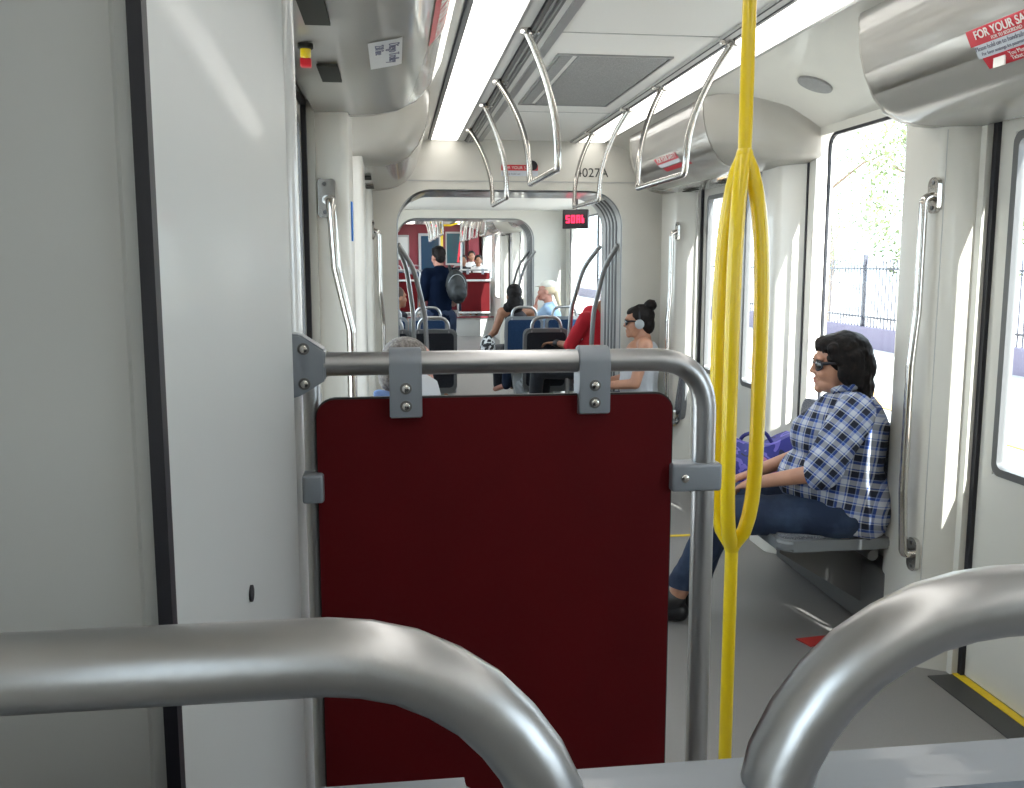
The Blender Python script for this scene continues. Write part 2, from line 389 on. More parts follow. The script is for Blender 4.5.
# ------------------------------------------------------------------ ceilings
def ceilings():
    def panel(name, y0, y1, z=ZC):
        bm = B(); box(bm, X(-1, 1.25), X(1, 1.25), y0, y1, z, z+.08); struct(name, bm, ceil_m, smooth=False)
    panel('ceiling', -2.2, 6.8); panel('ceiling_far', 11.9, 23.6)
    struct('ceiling_middle', bx(X(-1, 1.25), X(1, 1.25), 7.5, 11.25, 2.17, 2.5), ceil_m, smooth=False)
    # sloping side panels down to the wall tops
    k = 0
    for y0, y1 in ((-2.2, 6.8), (11.9, 23.6)):
        for s in (1, -1):
            k += 1; bm = B()
            pr = [(.66, ZC+.001), (.66, ZC-.006), (.80, ZC-.05), (1.0, 2.30), (H_WALL+.01, 2.19), (H_WALL+.01, ZC+.001)]
            prism(bm, [(X(s, a), z) for a, z in pr], y0, y1)
            struct('ceiling_slope_%d' % k, bm, wall_m)
    k = 0
    for y0, y1, n in ((-2.15, 6.77, 6), (11.95, 21.5, 6)):
        for s in (1, -1):
            # light strip: trough frame, diffusers with seams, dark gap line
            k += 1
            root = thing('ceiling_light', {(1, 1): 'white ceiling light strip above the folding seats on the right', (-1, 1): 'white ceiling light strip on the left beside the grab loops',
                    (1, 2): 'distant ceiling light strip on the right beyond the second gangway', (-1, 2): 'distant ceiling light strip on the left beyond the second gangway'}[(s, 1 if y0 < 5 else 2)], 'light', (X(s, .54), y0, ZC))
            bm = B()
            a, b = sorted((X(s, .432), X(s, .445))); box(bm, a, b, y0, y1, ZC-.014, ZC)
            a, b = sorted((X(s, .630), X(s, .648))); box(bm, a, b, y0, y1, ZC-.014, ZC)
            part('frame', bm, alu, root)
            L = (y1-y0)/n
            for i in range(n):
                a, b = sorted((X(s, .446), X(s, .629)))
                part('diffuser', bx(a, b, y0+i*L+.010, y0+(i+1)*L-.010, ZC-.010, ZC-.001), tube_light, root)
            a, b = sorted((X(s, .648), X(s, .655))); part('seam', bx(a, b, y0, y1, ZC-.004, ZC), black, root)
            # rail track carrying the grab loops
            a, b = sorted((X(s, .385), X(s, .432)))
            t = struct('trim_track_%d' % k, bx(a, b, y0, y1, ZC-.012, ZC), ring_light)
            a, b = sorted((X(s, .386), X(s, .392))); struct('track_gap', bx(a, b, y0, y1, ZC-.014, ZC-.01), black, t)
            if s == -1:
                for w0, w1, h, m in ((.33, .385, .022, dark_alu), (.345, .352, .03, alu), (.365, .37, .03, alu), (.30, .33, .012, ceil_m), (.265, .30, .02, alu)):
                    struct('track_rib', bx(X(s, w1), X(s, w0), y0, y1, ZC-h, ZC), m, t, smooth=False)
            else:
                struct('track_gap', bx(X(s, .425), X(s, .431), y0, y1, ZC-.015, ZC-.01), black, t)
    for s in (1, -1):
        a, b = sorted((X(s, .44), X(s, .62)))
        root = thing('ceiling_light', 'short ceiling light between the two gangways, on the %s' % ('right' if s > 0 else 'left'), 'light', ((a+b)/2, 8.1, 2.17))
        part('frame', bx(a-.01, b+.01, 7.85, 8.6, 2.158, 2.17), alu, root); part('diffuser', bx(a, b, 7.87, 8.58, 2.154, 2.159), tube_light, root)
    # transverse seams and the darker hatch panels left of the left strip
    bm = B()
    for y in (3.9, 5.6): box(bm, X(-1, .66), X(-1, .655), y, y+.004, ZC-.002, ZC)
    for y0, y1 in ((3.62, 3.63), (5.5, 5.51)): box(bm, X(-1, .25), X(1, .38), y0, y1, ZC-.002, ZC)
    struct('trim_ceiling_seams', bm, ceil_grey)
    g = thing('ceiling_vent', 'grey perforated air grille in the ceiling between the light strips', 'vent', (.955, 4.6, ZC))
    gm = M('perforated_grille', (.20, .20, .20), .6, noise=(260, (.30, .30, .29), .45, .6))
    part('grille', bx(.80, 1.20, 4.0, 5.23, ZC-.006, ZC), gm, g); part('side_grille', bx(.72, .775, 4.0, 5.23, ZC-.006, ZC), gm, g)
    bm = B(); ring(bm, [(.705, 3.985), (1.215, 3.985), (1.215, 5.245), (.705, 5.245)], [(.715, 3.995), (1.205, 3.995), (1.205, 5.235), (.715, 5.235)], 0, .008, 'y')
    bmesh.ops.transform(bm, matrix=Matrix(((1, 0, 0, 0), (0, 0, 1, 0), (0, -1, 0, ZC), (0, 0, 0, 1))), verts=bm.verts)
    part('frame', bm, alu, g)
    bm = B()   # round speaker on the slope above the right window
    c = Vector((1.845, 3.95, 2.322)); nrm = Vector((-.40, 0, -1)).normalized()
    disc(bm, c-nrm*.004, .078, .012, nrm, 32)
    single('ceiling_speaker', bm, gm, 'round grey speaker grille above the right-hand window', 'speaker')
ceilings()

# ------------------------------------------------------------------ overhead door-mechanism covers
COVER = [(.713, ZC), (.716, 2.36), (.724, 2.28), (.745, 2.205), (.780, 2.135), (.828, 2.078), (.89, 2.048), (.96, 2.034), (H_WALL, 2.025)]
def cover(s, y0, y1, label, near_cap=True, far_cap=True, group=None, cap_len=.46):
    root = thing('overhead_cover', label, 'overhead cover', (X(s, .9), y0, 2.02))
    bm = B()
    pr = [(X(s, a), z) for a, z in COVER]
    n = len(pr); ys = [y0, (y0*.97+y1*.03), (y0*.03+y1*.97), y1]
    rows = [[bm.verts.new((x, y, z)) for x, z in pr] for y in ys]
    for i in range(len(ys)-1):
        for k in range(n-1): bm.faces.new((rows[i][k], rows[i+1][k], rows[i+1][k+1], rows[i][k+1]))
    bmesh.ops.solidify(bm, geom=bm.faces[:], thickness=.006)
    part('shell', bm, cover_m, root)
    for on, ya, dy in ((near_cap, y0, -1), (far_cap, y1, 1)):
        if not on: continue
        bm = B(); rows = []
        for i in range(11):
            t = i/10; y = ya+dy*cap_len*math.sin(t*PI/2); e = (1-math.cos(t*PI/2))**1.0
            row = []
            for j, (a, z) in enumerate(COVER):
                aa = a+(H_WALL+.01-a)*e*.98-(.0 if i else 0)
                if j == 0: zz = ZC
                else: zz = z + (2.20-z)*e*.25 if z < 2.2 else z
                row.append(bm.verts.new((X(s, aa+.004), y, min(zz, ZC))))
            rows.append(row)
        for i in range(10):
            for k in range(n-1): bm.faces.new((rows[i][k], rows[i+1][k], rows[i+1][k+1], rows[i][k+1]))
        bmesh.ops.solidify(bm, geom=bm.faces[:], thickness=.004)
        part('end_cap', bm, column_m, root)
    # access slots in the soffit
    for yy, w0 in (((1.74, 1.028), (2.33, 1.038)) if y0 < 3 else ((y0+.45, 1.03), (y0+1.1, 1.03))):
        a, b = sorted((X(s, w0), X(s, w0+.05))); part('vent_slot', bx(a, b, yy, yy+.20, 2.0185, 2.024), dark_slot, root)
    return root
c1r = cover(1, 1.35, 3.15, 'large glossy cream overhead cover with red safety notice, above the nearest door on the right', cap_len=.16)
c2r = cover(1, 4.80, 6.30, 'glossy cream overhead cover above the second door on the right, behind the grab loop')
c1l = cover(-1, 1.35, 3.15, 'glossy overhead cover on the left above the grab rail, nearest to the viewer', cap_len=.16)
c2l = cover(-1, 4.80, 6.30, 'smaller glossy overhead cover on the left, beyond the nearest one')
for s in (1, -1):
    cover(s, 12.3, 13.7, 'distant overhead cover %s beyond the second gangway' % ('on the right' if s > 0 else 'on the left'))
    cover(s, 15.45, 16.85, 'most distant overhead cover, %s before the maroon partitions' % ('on the right' if s > 0 else 'on the left'))
def on_cover(s, t):
    """point and surface directions on the curved cover: t = arc fraction index along COVER"""
    i = int(t); f = t-i; a0, z0 = COVER[i]; a1, z1 = COVER[i+1]
    p = Vector((X(s, a0+(a1-a0)*f), 0, z0+(z1-z0)*f)); d = Vector((s*(a1-a0), 0, z1-z0)).normalized()
    return p, d
def sticker(root, s, y0, y1, t0, t1, mat, skew=0, name='sticker'):
    bm = B(); rows = []
    for k in range(7):
        t = t0+(t1-t0)*k/6; p, d = on_cover(s, t)
        nrm = Vector((d.z, 0, -d.x))*s; nrm = nrm if nrm.x*s < 0 else -nrm
        q = p+nrm*.003
        rows.append([bm.verts.new((q.x, y0+skew*k/6, q.z)), bm.verts.new((q.x, y1+skew*k/6, q.z))])
    for k in range(6): bm.faces.new((rows[k][0], rows[k][1], rows[k+1][1], rows[k+1][0]))
    return part(name, bm, mat, root)
def cover_text(root, s, y, t, txt, size, mat, bold=False, name='lettering'):
    p, d = on_cover(s, t); nrm = Vector((d.z, 0, -d.x)); nrm = nrm if nrm.x*s < 0 else -nrm
    ex = Vector((0, -1, 0)) if s > 0 else Vector((0, 1, 0)); ey = -d
    q = p+nrm*.0065; q.y = y
    text(name, txt, size, mat, root, q, ex, ey, bold)
sticker(c1r, 1, 2.57, 2.10, 2.95, 3.55, label_red, name='notice_header')
sticker(c1r, 1, 2.555, 2.10, 3.55, 4.05, label_white, name='notice_text_panel')
sticker(c1r, 1, 2.54, 2.10, 4.05, 4.55, label_red, name='notice_footer')
cover_text(c1r, 1, 2.535, 3.32, 'FOR YOUR SAFETY', .034, ink_white, True)
cover_text(c1r, 1, 2.47, 3.50, 'FOR TU SEGURIDAD', .014, ink_white)
cover_text(c1r, 1, 2.55, 3.76, 'Please hold on to handrails', .019, ink_grey)
cover_text(c1r, 1, 2.53, 3.96, 'Por favor sostenga los pasamanos', .014, ink_grey)
cover_text(c1r, 1, 2.43, 4.25, 'You Must Have a', .018, ink_white)
cover_text(c1r, 1, 2.43, 4.45, 'Ticket to Ride', .018, ink_white)
bm = B(); p, d = on_cover(1, 4.3); box(bm, p.x-.008, p.x-.004, 2.45, 2.50, p.z-.022, p.z+.018); part('hand_symbol', bm, ink_white, c1r)
sticker(c2r, 1, 5.82, 5.38, 3.1, 3.65, label_red, -.03, name='notice_header'); sticker(c2r, 1, 5.78, 5.36, 3.65, 3.95, label_white, -.03, name='notice_text_panel')
sticker(c2r, 1, 5.72, 5.22, 4.02, 4.4, label_red, -.03, name='notice_footer')
cover_text(c2r, 1, 5.76, 3.5, 'FOR YOUR SAFETY', .045, ink_white, True)
sticker(c1l, -1, 1.98, 2.42, 3.9, 4.75, label_red, name='notice'); cover_text(c1l, -1, 2.02, 4.5, 'FOR YOUR SAFETY', .045, ink_white, True)
sticker(c1l, -1, 2.14, 2.42, 5.9, 7.0, M('faint_label', (.63, .63, .62), .3), name='label_panel'); cover_text(c1l, -1, 2.16, 6.35, 'Diego Trolley', .036, ink_grey); cover_text(c1l, -1, 2.16, 6.8, '230 line', .03, ink_grey)
h = thing('emergency_handle', 'red and yellow emergency door release under the left overhead cover', 'emergency handle', (-.185, 2.13, 2.02))
part('base', disc(B(), (-.185, 2.13, 2.025), .017, -.012, (0, 0, 1)), dark_slot, h); part('collar', disc(B(), (-.185, 2.13, 2.015), .012, -.022, (0, 0, 1)), yellow, h)
part('pull_handle', bx(-.197, -.173, 2.12, 2.142, 1.975, 1.994), handle_red, h, bevel=.004)
h = thing('emergency_handle', 'small red and yellow door release under the far right overhead cover', 'emergency handle', (1.98, 5.2, 2.02))
part('base', disc(B(), (1.98, 5.2, 2.02), .022, -.02, (0, 0, 1)), yellow, h); part('pull_handle', bx(1.96, 2.0, 5.17, 5.22, 1.975, 2.0), handle_red, h, bevel=.006)

# ------------------------------------------------------------------ bulkheads and gangway rings
GC, GW, GH = .864, .842, 2.075
def arch(half, top, r, z0=0, n=10):
    pts = [(GC+half, z0), (GC+half, (z0+top)/2), (GC+half, top-r)]
    pts += [(GC+half-r+r*math.cos(PI/2*k/n), top-r+r*math.sin(PI/2*k/n)) for k in range(1, n+1)]
    pts += [(GC, top)]
    pts += [(GC-half+r-r*math.sin(PI/2*k/n), top-r+r*math.cos(PI/2*k/n)) for k in range(0, n)]
    pts += [(GC-half, top-r), (GC-half, (z0+top)/2), (GC-half, z0)]
    return pts
def bulkhead(name, y, t, mat=wall_m):
    inn = arch(GW, GH, .26); out = []
    for i, (x, z) in enumerate(inn):
        if z <= GH-.26+1e-6: out.append((X(1 if x > GC else -1, 1.2), z))
        else:
            f = (z-(GH-.26))/.26
            sx = 1 if x > GC else -1
            if abs(x-GC) < 1e-6: out.append((GC, 2.5))
            else:
                k = (abs(x-GC)-(GW-.26))/.26      # 1 at side, 0 at top
                a = math.atan2(z-(GH-.26), abs(x-GC)-(GW-.26))/(PI/2)
                if a < .5: out.append((X(sx, 1.2), GH-.26+(2.5-GH+.26)*(a/.5)))
                else: out.append((X(sx, 1.2)*(1-(a-.5)/.5)+(GC+sx*(GW-.26))*((a-.5)/.5), 2.5))
    bm = B(); n = len(inn)
    F = [[bm.verts.new((p[0], yy, p[1])) for p in L] for L in (inn, out) for yy in (y, y+t)]
    I0, I1, O0, O1 = F
    for i in range(n-1):
        for q in ((I0[i], I0[i+1], O0[i+1], O0[i]), (I1[i], O1[i], O1[i+1], I1[i+1]), (I0[i], I1[i], I1[i+1], I0[i+1]), (O0[i], O0[i+1], O1[i+1], O1[i])): bm.faces.new(q)
    return struct(name, bm, mat)
b1 = bulkhead('wall_bulkhead_near', 6.80, .03)
bulkhead('wall_bulkhead_middle', 7.47, .03)
b2 = bulkhead('wall_bulkhead_far', 11.20, .03)
bulkhead('wall_bulkhead_end', 11.87, .03)
def tunnel(name, y0, y1):
    bm = B(); rows = []; N = 34
    ys = [y0-.012] + [y0+(y1-y0)*k/N for k in range(N+1)]
    for i, y in enumerate(ys):
        t = (y-y0)/(y1-y0); g = 0
        if i == 0: g = -.004
        for c in (.25, .42, .59, .76): g -= .018*max(0, 1-abs(t-c)/.05)
        a = arch(GW-.004-g, GH-.004-g, .26, 0)
        rows.append([bm.verts.new((x, y, z)) for x, z in a])
    for i in range(len(rows)-1):
        for k in range(len(rows[0])-1): bm.faces.new((rows[i][k], rows[i+1][k], rows[i+1][k+1], rows[i][k+1]))
    o = struct(name, bm, ring_light)
    bm = B()
    for c in (.25, .42, .59, .76):
        y = y0+(y1-y0)*c; ins = arch(GW+.005, GH+.005, .26); tube(bm, [(x, y, z) for x, z in ins], .017, 8)
    struct('bellows_groove', bm, dark_alu, o)
    bm = B(); tube(bm, [(x, y0-.002, z) for x, z in arch(GW+.008, GH+.008, .26)], .016, 8); struct('edge_trim', bm, ring_m, o)
    bm = B()    # dark headliner in the gangway roof
    rows = []
    for y in (y0+.01, y1-.01):
        rows.append([bm.verts.new((x, y, z)) for x, z in arch(GW-.012, GH-.012, .25) if z > GH-.06])
    for k in range(len(rows[0])-1): bm.faces.new((rows[0][k], rows[1][k], rows[1][k+1], rows[0][k+1]))
    struct('headliner', bm, ring_m, o)
    return o
tunnel('trim_gangway_near', 6.83, 7.47); tunnel('trim_gangway_far', 11.23, 11.87)
struct('header_line', bx(-.1, 1.95, 6.794, 6.80, 2.132, 2.140), ring_light, b1)
text('car_number', '4027A', .092, ink_black, b1, (1.345, 6.797, 2.175), (1, 0, 0), (0, 0, 1))
n = thing('notice_sticker', 'small red and white safety notice on the header wall over the gangway', 'sticker', (.92, 6.795, 2.2))
part('header', bx(.79, 1.06, 6.792, 6.7985, 2.215, 2.255), label_red, n); part('text_panel', bx(.79, 1.06, 6.793, 6.7985, 2.175, 2.213), label_white, n)
text('lettering', 'FOR YOUR SAFETY', .03, ink_white, n, (.80, 6.79, 2.224), (1, 0, 0), (0, 0, 1))
part('small_lettering', text_mesh('Please hold on', .022), ink_grey, n).matrix_local = Matrix.Translation((-.12, -.004, -.017)) @ Euler((PI/2, 0, 0)).to_matrix().to_4x4()
bm = B(); disc(bm, (1.02, 6.80, 2.255), .035, -.03, (0, 1, .3)); single('security_camera', bm, black, 'small black dome camera on the header wall over the gangway', 'camera')
for yb in (7.0, 11.4):   # curved handrails rising from the gangway rings
    pass
def gang_rail(y, s, off, label, r=.019):
    k = off/.30
    x0 = GC+s*(GW-.01)
    zt = 1.68
    pts = fillet([(x0, y, zt), (x0-s*.16*k, y+.12, 1.50), (x0-s*.27*k, y+.22, 1.15), (x0-s*.30*k, y+.26, .7), (x0-s*.30*k, y+.26, .02)], .5, 8)
    single('curved_grab_rail', tube(B(), pts, r, 12), steel, label, 'grab rail')
gang_rail(6.90, -1, .22, 'curved steel grab rail on the left edge of the first gangway, nearer one'); gang_rail(7.45, -1, .13, 'curved steel grab rail at the left of the first gangway, further one')
gang_rail(6.90, 1, .15, 'curved steel grab rail on the right edge of the first gangway, nearer one'); gang_rail(7.50, 1, .22, 'curved steel grab rail at the right of the first gangway, beside the red shirt')
gang_rail(11.05, 1, .22, 'distant curved grab rail on the right of the second gangway, nearer one', .016); gang_rail(11.6, 1, .22, 'distant curved grab rail inside the second gangway on the right', .016)

# ------------------------------------------------------------------ left cabinet beside the viewer
def cabinet():
    prof = [(-.33, .616), (-.172, .616), (-.168, .611), (-.15, .611), (-.15, 1.365)] + [(-.18+.03*math.cos(PI/2*k/8), 1.365+.04*math.sin(PI/2*k/8)) for k in range(1, 9)] + [(-.33, 1.44)]
    bm = B(); prism(bm, prof, .42, ZC-.01, 'z'); p = struct('wall_cabinet_panel', bm, cabinet_m)
    bm = B(); disc(bm, (-.1495, .915, 1.218), .0085, .003, (1, 0, 0)); struct('panel_screw', bm, black, p)
    struct('trim_gasket', bx(-.1575, -.1485, .600, .613, .56, ZC-.01), black, smooth=False)
    struct('trim_ledge', bx(-.31, -.165, .44, .592, .41, 1.02), shell_m, smooth=False, bevel=.01)
    bm = B(); tube(bm, [(-.174, 1.562, z) for z in (.42, 1.0, ZC-.02)], .021, 24); struct('trim_cabinet_bead', bm, cabinet_edge)
cabinet()

# ------------------------------------------------------------------ wall grab rails
def wall_rail(s, y, zt, zb, label, r=.016, dy=-.02):
    xw = X(s, H_COL); g = thing('grab_rail', label, 'grab rail', (xw, y, zb))
    def plate(z):
        bm = B(); prism(bm, rrect(y-.032, y+.032, z-.065, z+.065, .028), xw-s*.012, xw+s*.004, 'x'); p = part('mounting_plate', bm, chrome, g)
        bm = B()
        for dz in (.045, -.045): disc(bm, (xw-s*.012, y, z+dz), .008, -s*.003, (1, 0, 0), 10)
        part('screw', bm, dark_alu, p)
    plate(zt); plate(zb)
    xo = xw-s*.045
    pts = fillet([(xw, y, zt), (xo, y, zt-.01), (xo, y, zt-.42), (xo-s*.015, y-dy*4, zt-.62), (xo-s*.015, y-dy*4, zb+.25), (xo, y, zb), (xw, y, zb)], .09, 8)
    part('rail', tube(B(), pts, r, 14), chrome, g)
wall_rail(1, 3.17, 1.79, .44, 'long steel grab rail on the cream column to the right of the seated woman', dy=0)
wall_rail(1, 6.24, 1.76, .45, 'long steel grab rail on the far right column beyond the second door', dy=0)
g = thing('grab_rail', 'cranked steel grab rail on the left column behind the partition', 'grab rail', (-.2, 3.06, .5))
for z, xc in ((1.755, -.213), (.62, -.17)):
    bm = B(); prism(bm, rrect(xc-.028, xc+.028, z-.062, z+.062, .012), 3.066, 3.082, 'y'); p = part('mounting_plate', bm, chrome, g)
    for dz in (.045, -.045): part('screw', disc(B(), (xc-.006, 3.066, z+dz), .007, -.003, (0, 1, 0), 10), dark_alu, p)
part('rail', tube(B(), fillet([(-.213, 3.075, 1.75), (-.195, 2.99, 1.745), (-.183, 2.985, 1.53), (-.140, 2.985, 1.33), (-.140, 2.985, .80), (-.165, 2.99, .62), (-.17, 3.075, .62)], .07, 8), .0155, 14), chrome, g)
wall_rail(-1, 6.24, 1.76, .45, 'thin steel grab rail on the distant left column', dy=-.02)
single('blue_sign', bx(-.152+.012, -.147+.012, 3.15, 3.20, 1.62, 1.75), blue_sticker, 'small blue sticker on the left column beside the grab rail', 'sticker')

# ------------------------------------------------------------------ partition screen
def make_partition(y, x0, label, group=None, flip=1, detail=True):
    """x0 = wall side; the hoop runs away from the wall in direction flip"""
    fx = lambda d: x0+flip*d*.985
    root = thing('partition_screen', label, 'partition', (fx(.3), y, .41 if not detail else 0.0), group=group)
    top = 1.386
    pts = fillet([(fx(.03), y, top), (fx(.685), y, top), (fx(.69), y, 0.0 if detail else .41)], .095, 12)
    part('rail', tube(B(), pts, .0195, 20), steel_sat, root)
    part('wall_side_post', tube(B(), [(fx(.012), y+.02, 0 if detail else .41), (fx(.012), y+.02, top-.03)], .015, 14), steel_sat, root)
    # panel
    bm = B(); a, b = sorted((fx(.02), fx(.625))); prism(bm, rrect(a, b, .12 if detail else .52, 1.328, .03), y-.006, y+.006, 'y')
    pn = part('panel', bm, red_lam, root)
    bm = B(); ring(bm, rrect(a-.002, b+.002, .118 if detail else .518, 1.331, .032), rrect(a+.0005, b-.0005, .1205 if detail else .5205, 1.3275, .03), y-.0045, y+.0055, 'y'); part('edge_band', bm, red_edge, pn)
    for d in (.167, .484):
        bm = B()      # strap clamp wrapping the rail, with a flat tongue bolted to the panel
        hw = .0262; ang = [PI+PI*k/14 for k in range(15)]
        prof = [(y-.026, 1.300)] + [(y+math.cos(PI - PI*k/14)*.026, top+math.sin(PI*k/14)*.026) for k in range(15)] + [(y+.026, 1.300)] \
             + [(y+.010, 1.292), (y+.010, 1.36)] + [(y+.008, 1.366), (y-.008, 1.366)] + [(y-.010, 1.36), (y-.010, 1.292)]
        outer = [(y-.024, 1.300)] + [(y+math.cos(PI-PI*k/14)*.026, top+math.sin(PI*k/14)*.026) for k in range(15)] + [(y+.024, 1.300), (y+.008, 1.296), (y+.008, 1.30), (y-.008, 1.30), (y-.008, 1.296)]
        prism(bm, outer, fx(d)-hw, fx(d)+hw, 'x')
        bmesh.ops.bevel(bm, geom=[e for e in bm.edges if abs(e.verts[0].co.x-e.verts[1].co.x) < 1e-6], offset=.003, segments=2, affect='EDGES', clamp_overlap=True)
        cl = part('clamp', bm, clamp_m, root)
        bm = B()
        for z in (1.347, 1.318):
            yy = y-.0245 if z < 1.36 else y-.026
            disc(bm, (fx(d), yy+.001, z), .0095, -.003, (0, 1, 0), 20)
        part('screw', bm, dark_alu, cl)
        bm = B()
        for z in (1.347, 1.318): disc(bm, (fx(d), y-.0265, z), .0062, -.003, (0, 1, 0), 14)
        part('screw_head', bm, chrome, cl)
    # trapezoid wall bracket
    pr = [(fx(-.018), 1.437), (fx(-.002), 1.436), (fx(.038), 1.410), (fx(.038), 1.362), (fx(-.001), 1.338), (fx(-.018), 1.333)]
    if flip < 0: pr = pr[::-1]
    bm = B(); prism(bm, pr, y-.022, y+.022, 'y'); bmesh.ops.bevel(bm, geom=bm.edges[:], offset=.003, segments=2, affect='EDGES'); wb = part('wall_bracket', bm, clamp_m, root)
    bm = B(); bm2 = B()
    for z in (1.413, 1.357):
        disc(bm, (fx(.004), y-.021, z), .0095, -.003, (0, 1, 0), 20); disc(bm2, (fx(.004), y-.0235, z), .0062, -.003, (0, 1, 0), 12)
    part('screw', bm, dark_alu, wb); part('screw_head', bm2, chrome, wb)
    # side clamps on the posts
    for a, b in ((.622, .712), (-.005, .03)):
        p0, p1 = sorted((fx(a), fx(b))); bm = bx(p0, p1, y-.024, y+.024, 1.160, 1.208)
        sc = part('side_clamp', bm, clamp_m, root, bevel=.006)
        if a > .1:
            q = disc(B(), (fx(.645), y-.0235, 1.184), .007, -.004, (0, 1, 0), 14); part('screw_head', q, chrome, sc)
    if not detail:
        for z in (1.17, .50): part('cross_bar', tube(B(), [(fx(0), y-.05, z), (fx(.69), y-.05, z)], .022, 12), ring_light, root)
    return root
make_partition(1.50, -.149, 'near dark red partition screen hung from a steel hoop rail by two grey clamps')
make_partition(19.15, 1.995, 'distant maroon partition screen on the right, passengers sitting behind it', flip=-1, detail=False)
make_partition(19.15, -.145, 'distant maroon partition screen on the left, beyond the standing man', detail=False)

# ------------------------------------------------------------------ yellow stanchion
def stanchion():
    x, y = .932, 2.4
    r = thing('yellow_stanchion', 'bright yellow pole splitting into three curved arms in the aisle', 'pole', (x, y, 0))
    zt, zb = 1.835, .755
    part('upper_pole', tube(B(), [(x, y, zt-.02), (x, y, ZC)], .0185, 20), yellow, r)
    part('lower_pole', tube(B(), [(x, y, 0.01), (x, y, zb+.02)], .0185, 20), yellow, r)
    part('floor_flange', tube(B(), [(x, y, 0), (x, y, .012)], .05, 24), yellow, r); part('ceiling_flange', tube(B(), [(x, y, ZC-.012), (x, y, ZC)], .05, 24), yellow, r)
    for a, amp in ((0, .058), (165, .055), (250, .058)):
        a = math.radians(a)-YAW-.2; pts = []
        for k in range(25):
            t = k/24; z = zb-.0+(zt-zb)*t
            # flattened bow profile: quick flare at the ends, near straight in the middle
            f = max(0, 1-abs(2*t-1)**(3.2 if t > .5 else 5.5)); f = f**(.75 if t > .5 else .62)
            d = amp*f
            pts.append((x+math.cos(a)*d, y+math.sin(a)*d, z))
        part('curved_arm', tube(B(), pts, .0205, 18), yellow, r)
    bm = B(); bmesh.ops.create_uvsphere(bm, u_segments=20, v_segments=12, radius=.024); bmesh.ops.scale(bm, vec=(1, 1, 1.6), verts=bm.verts)
    b3 = bm.copy(); bmesh.ops.translate(bm, vec=(x, y, zt-.01), verts=bm.verts); bmesh.ops.translate(b3, vec=(x, y, zb+.01), verts=b3.verts)
    part('upper_joint', bm, yellow, r); part('lower_joint', b3, yellow, r)
stanchion()

# ------------------------------------------------------------------ ceiling grab loops
def make_loop():
    r = thing('grab_loop', 'steel grab loop', 'grab loop', (0, 0, 0), group='ceiling grab loops')
    # local: x towards the aisle, y along the car, z down from the ceiling; top ends at y=0 and .97
    def leg(ya, yb): return [(.135*(1-(1-t)**2), ya+(yb-ya)*(1-(1-t)**2), -.005-.455*t) for t in [k/14 for k in range(15)]]
    A, Z = leg(0, .06), leg(.97, .82)[::-1]
    corner = fillet([A[-1], (.137, .065, -.505), (.137, .81, -.505), Z[0]], .07, 8)
    pts = A[:-1]+[tuple(p) for p in corner]+Z[1:]
    part('loop', tube(B(), pts, .0142, 14), chrome, r, world=False)
    for y in (0, .97):
        bm = B(); disc(bm, (0, y, -.0), .022, -.022, (0, 0, 1), 16); disc(bm, (.045, y, -.0), .012, -.018, (0, 0, 1), 12); box(bm, 0, .05, y-.008, y+.008, -.016, -.004)
        part('ceiling_mount', bm, chrome, r, world=False)
    return r
def mirror_loop(root):
    pass
LP = [(-1, 3.54, 'steel grab loop nearest the viewer, hanging left of the air grille'), (-1, 5.19, 'second steel grab loop of the left-hand row, past the air grille'),
      (1, 3.62, 'steel grab loop nearest the yellow pole, on the right-hand row'), (1, 5.25, 'steel grab loop of the right row hanging across the car number')]
for i, y in enumerate((12.1, 13.4, 14.7, 16.0)):
    LP.append((-1, y, '%s distant grab loop of the left row beyond the second gangway' % ('nearest', 'second', 'third', 'last')[i])); LP.append((1, y, '%s distant grab loop of the right row beyond the second gangway' % ('nearest', 'second', 'third', 'last')[i]))
protoL = make_loop(); first = True
protoR = None
for s, y, lab in LP:
    if s == -1:
        if first: o = protoL; first = False
        else: o = copy_tree(protoL)
        o.location = (X(-1, .405), y, ZC-.012)
    else:
        if protoR is None: o = make_loop(); protoR = o
        else: o = copy_tree(protoR)
        o.location = (X(1, .435), y+.97, ZC-.012); o.rotation_euler = (0, 0, PI)
    o['label'] = lab; o['category'] = 'grab loop'; o['group'] = 'ceiling grab loops'

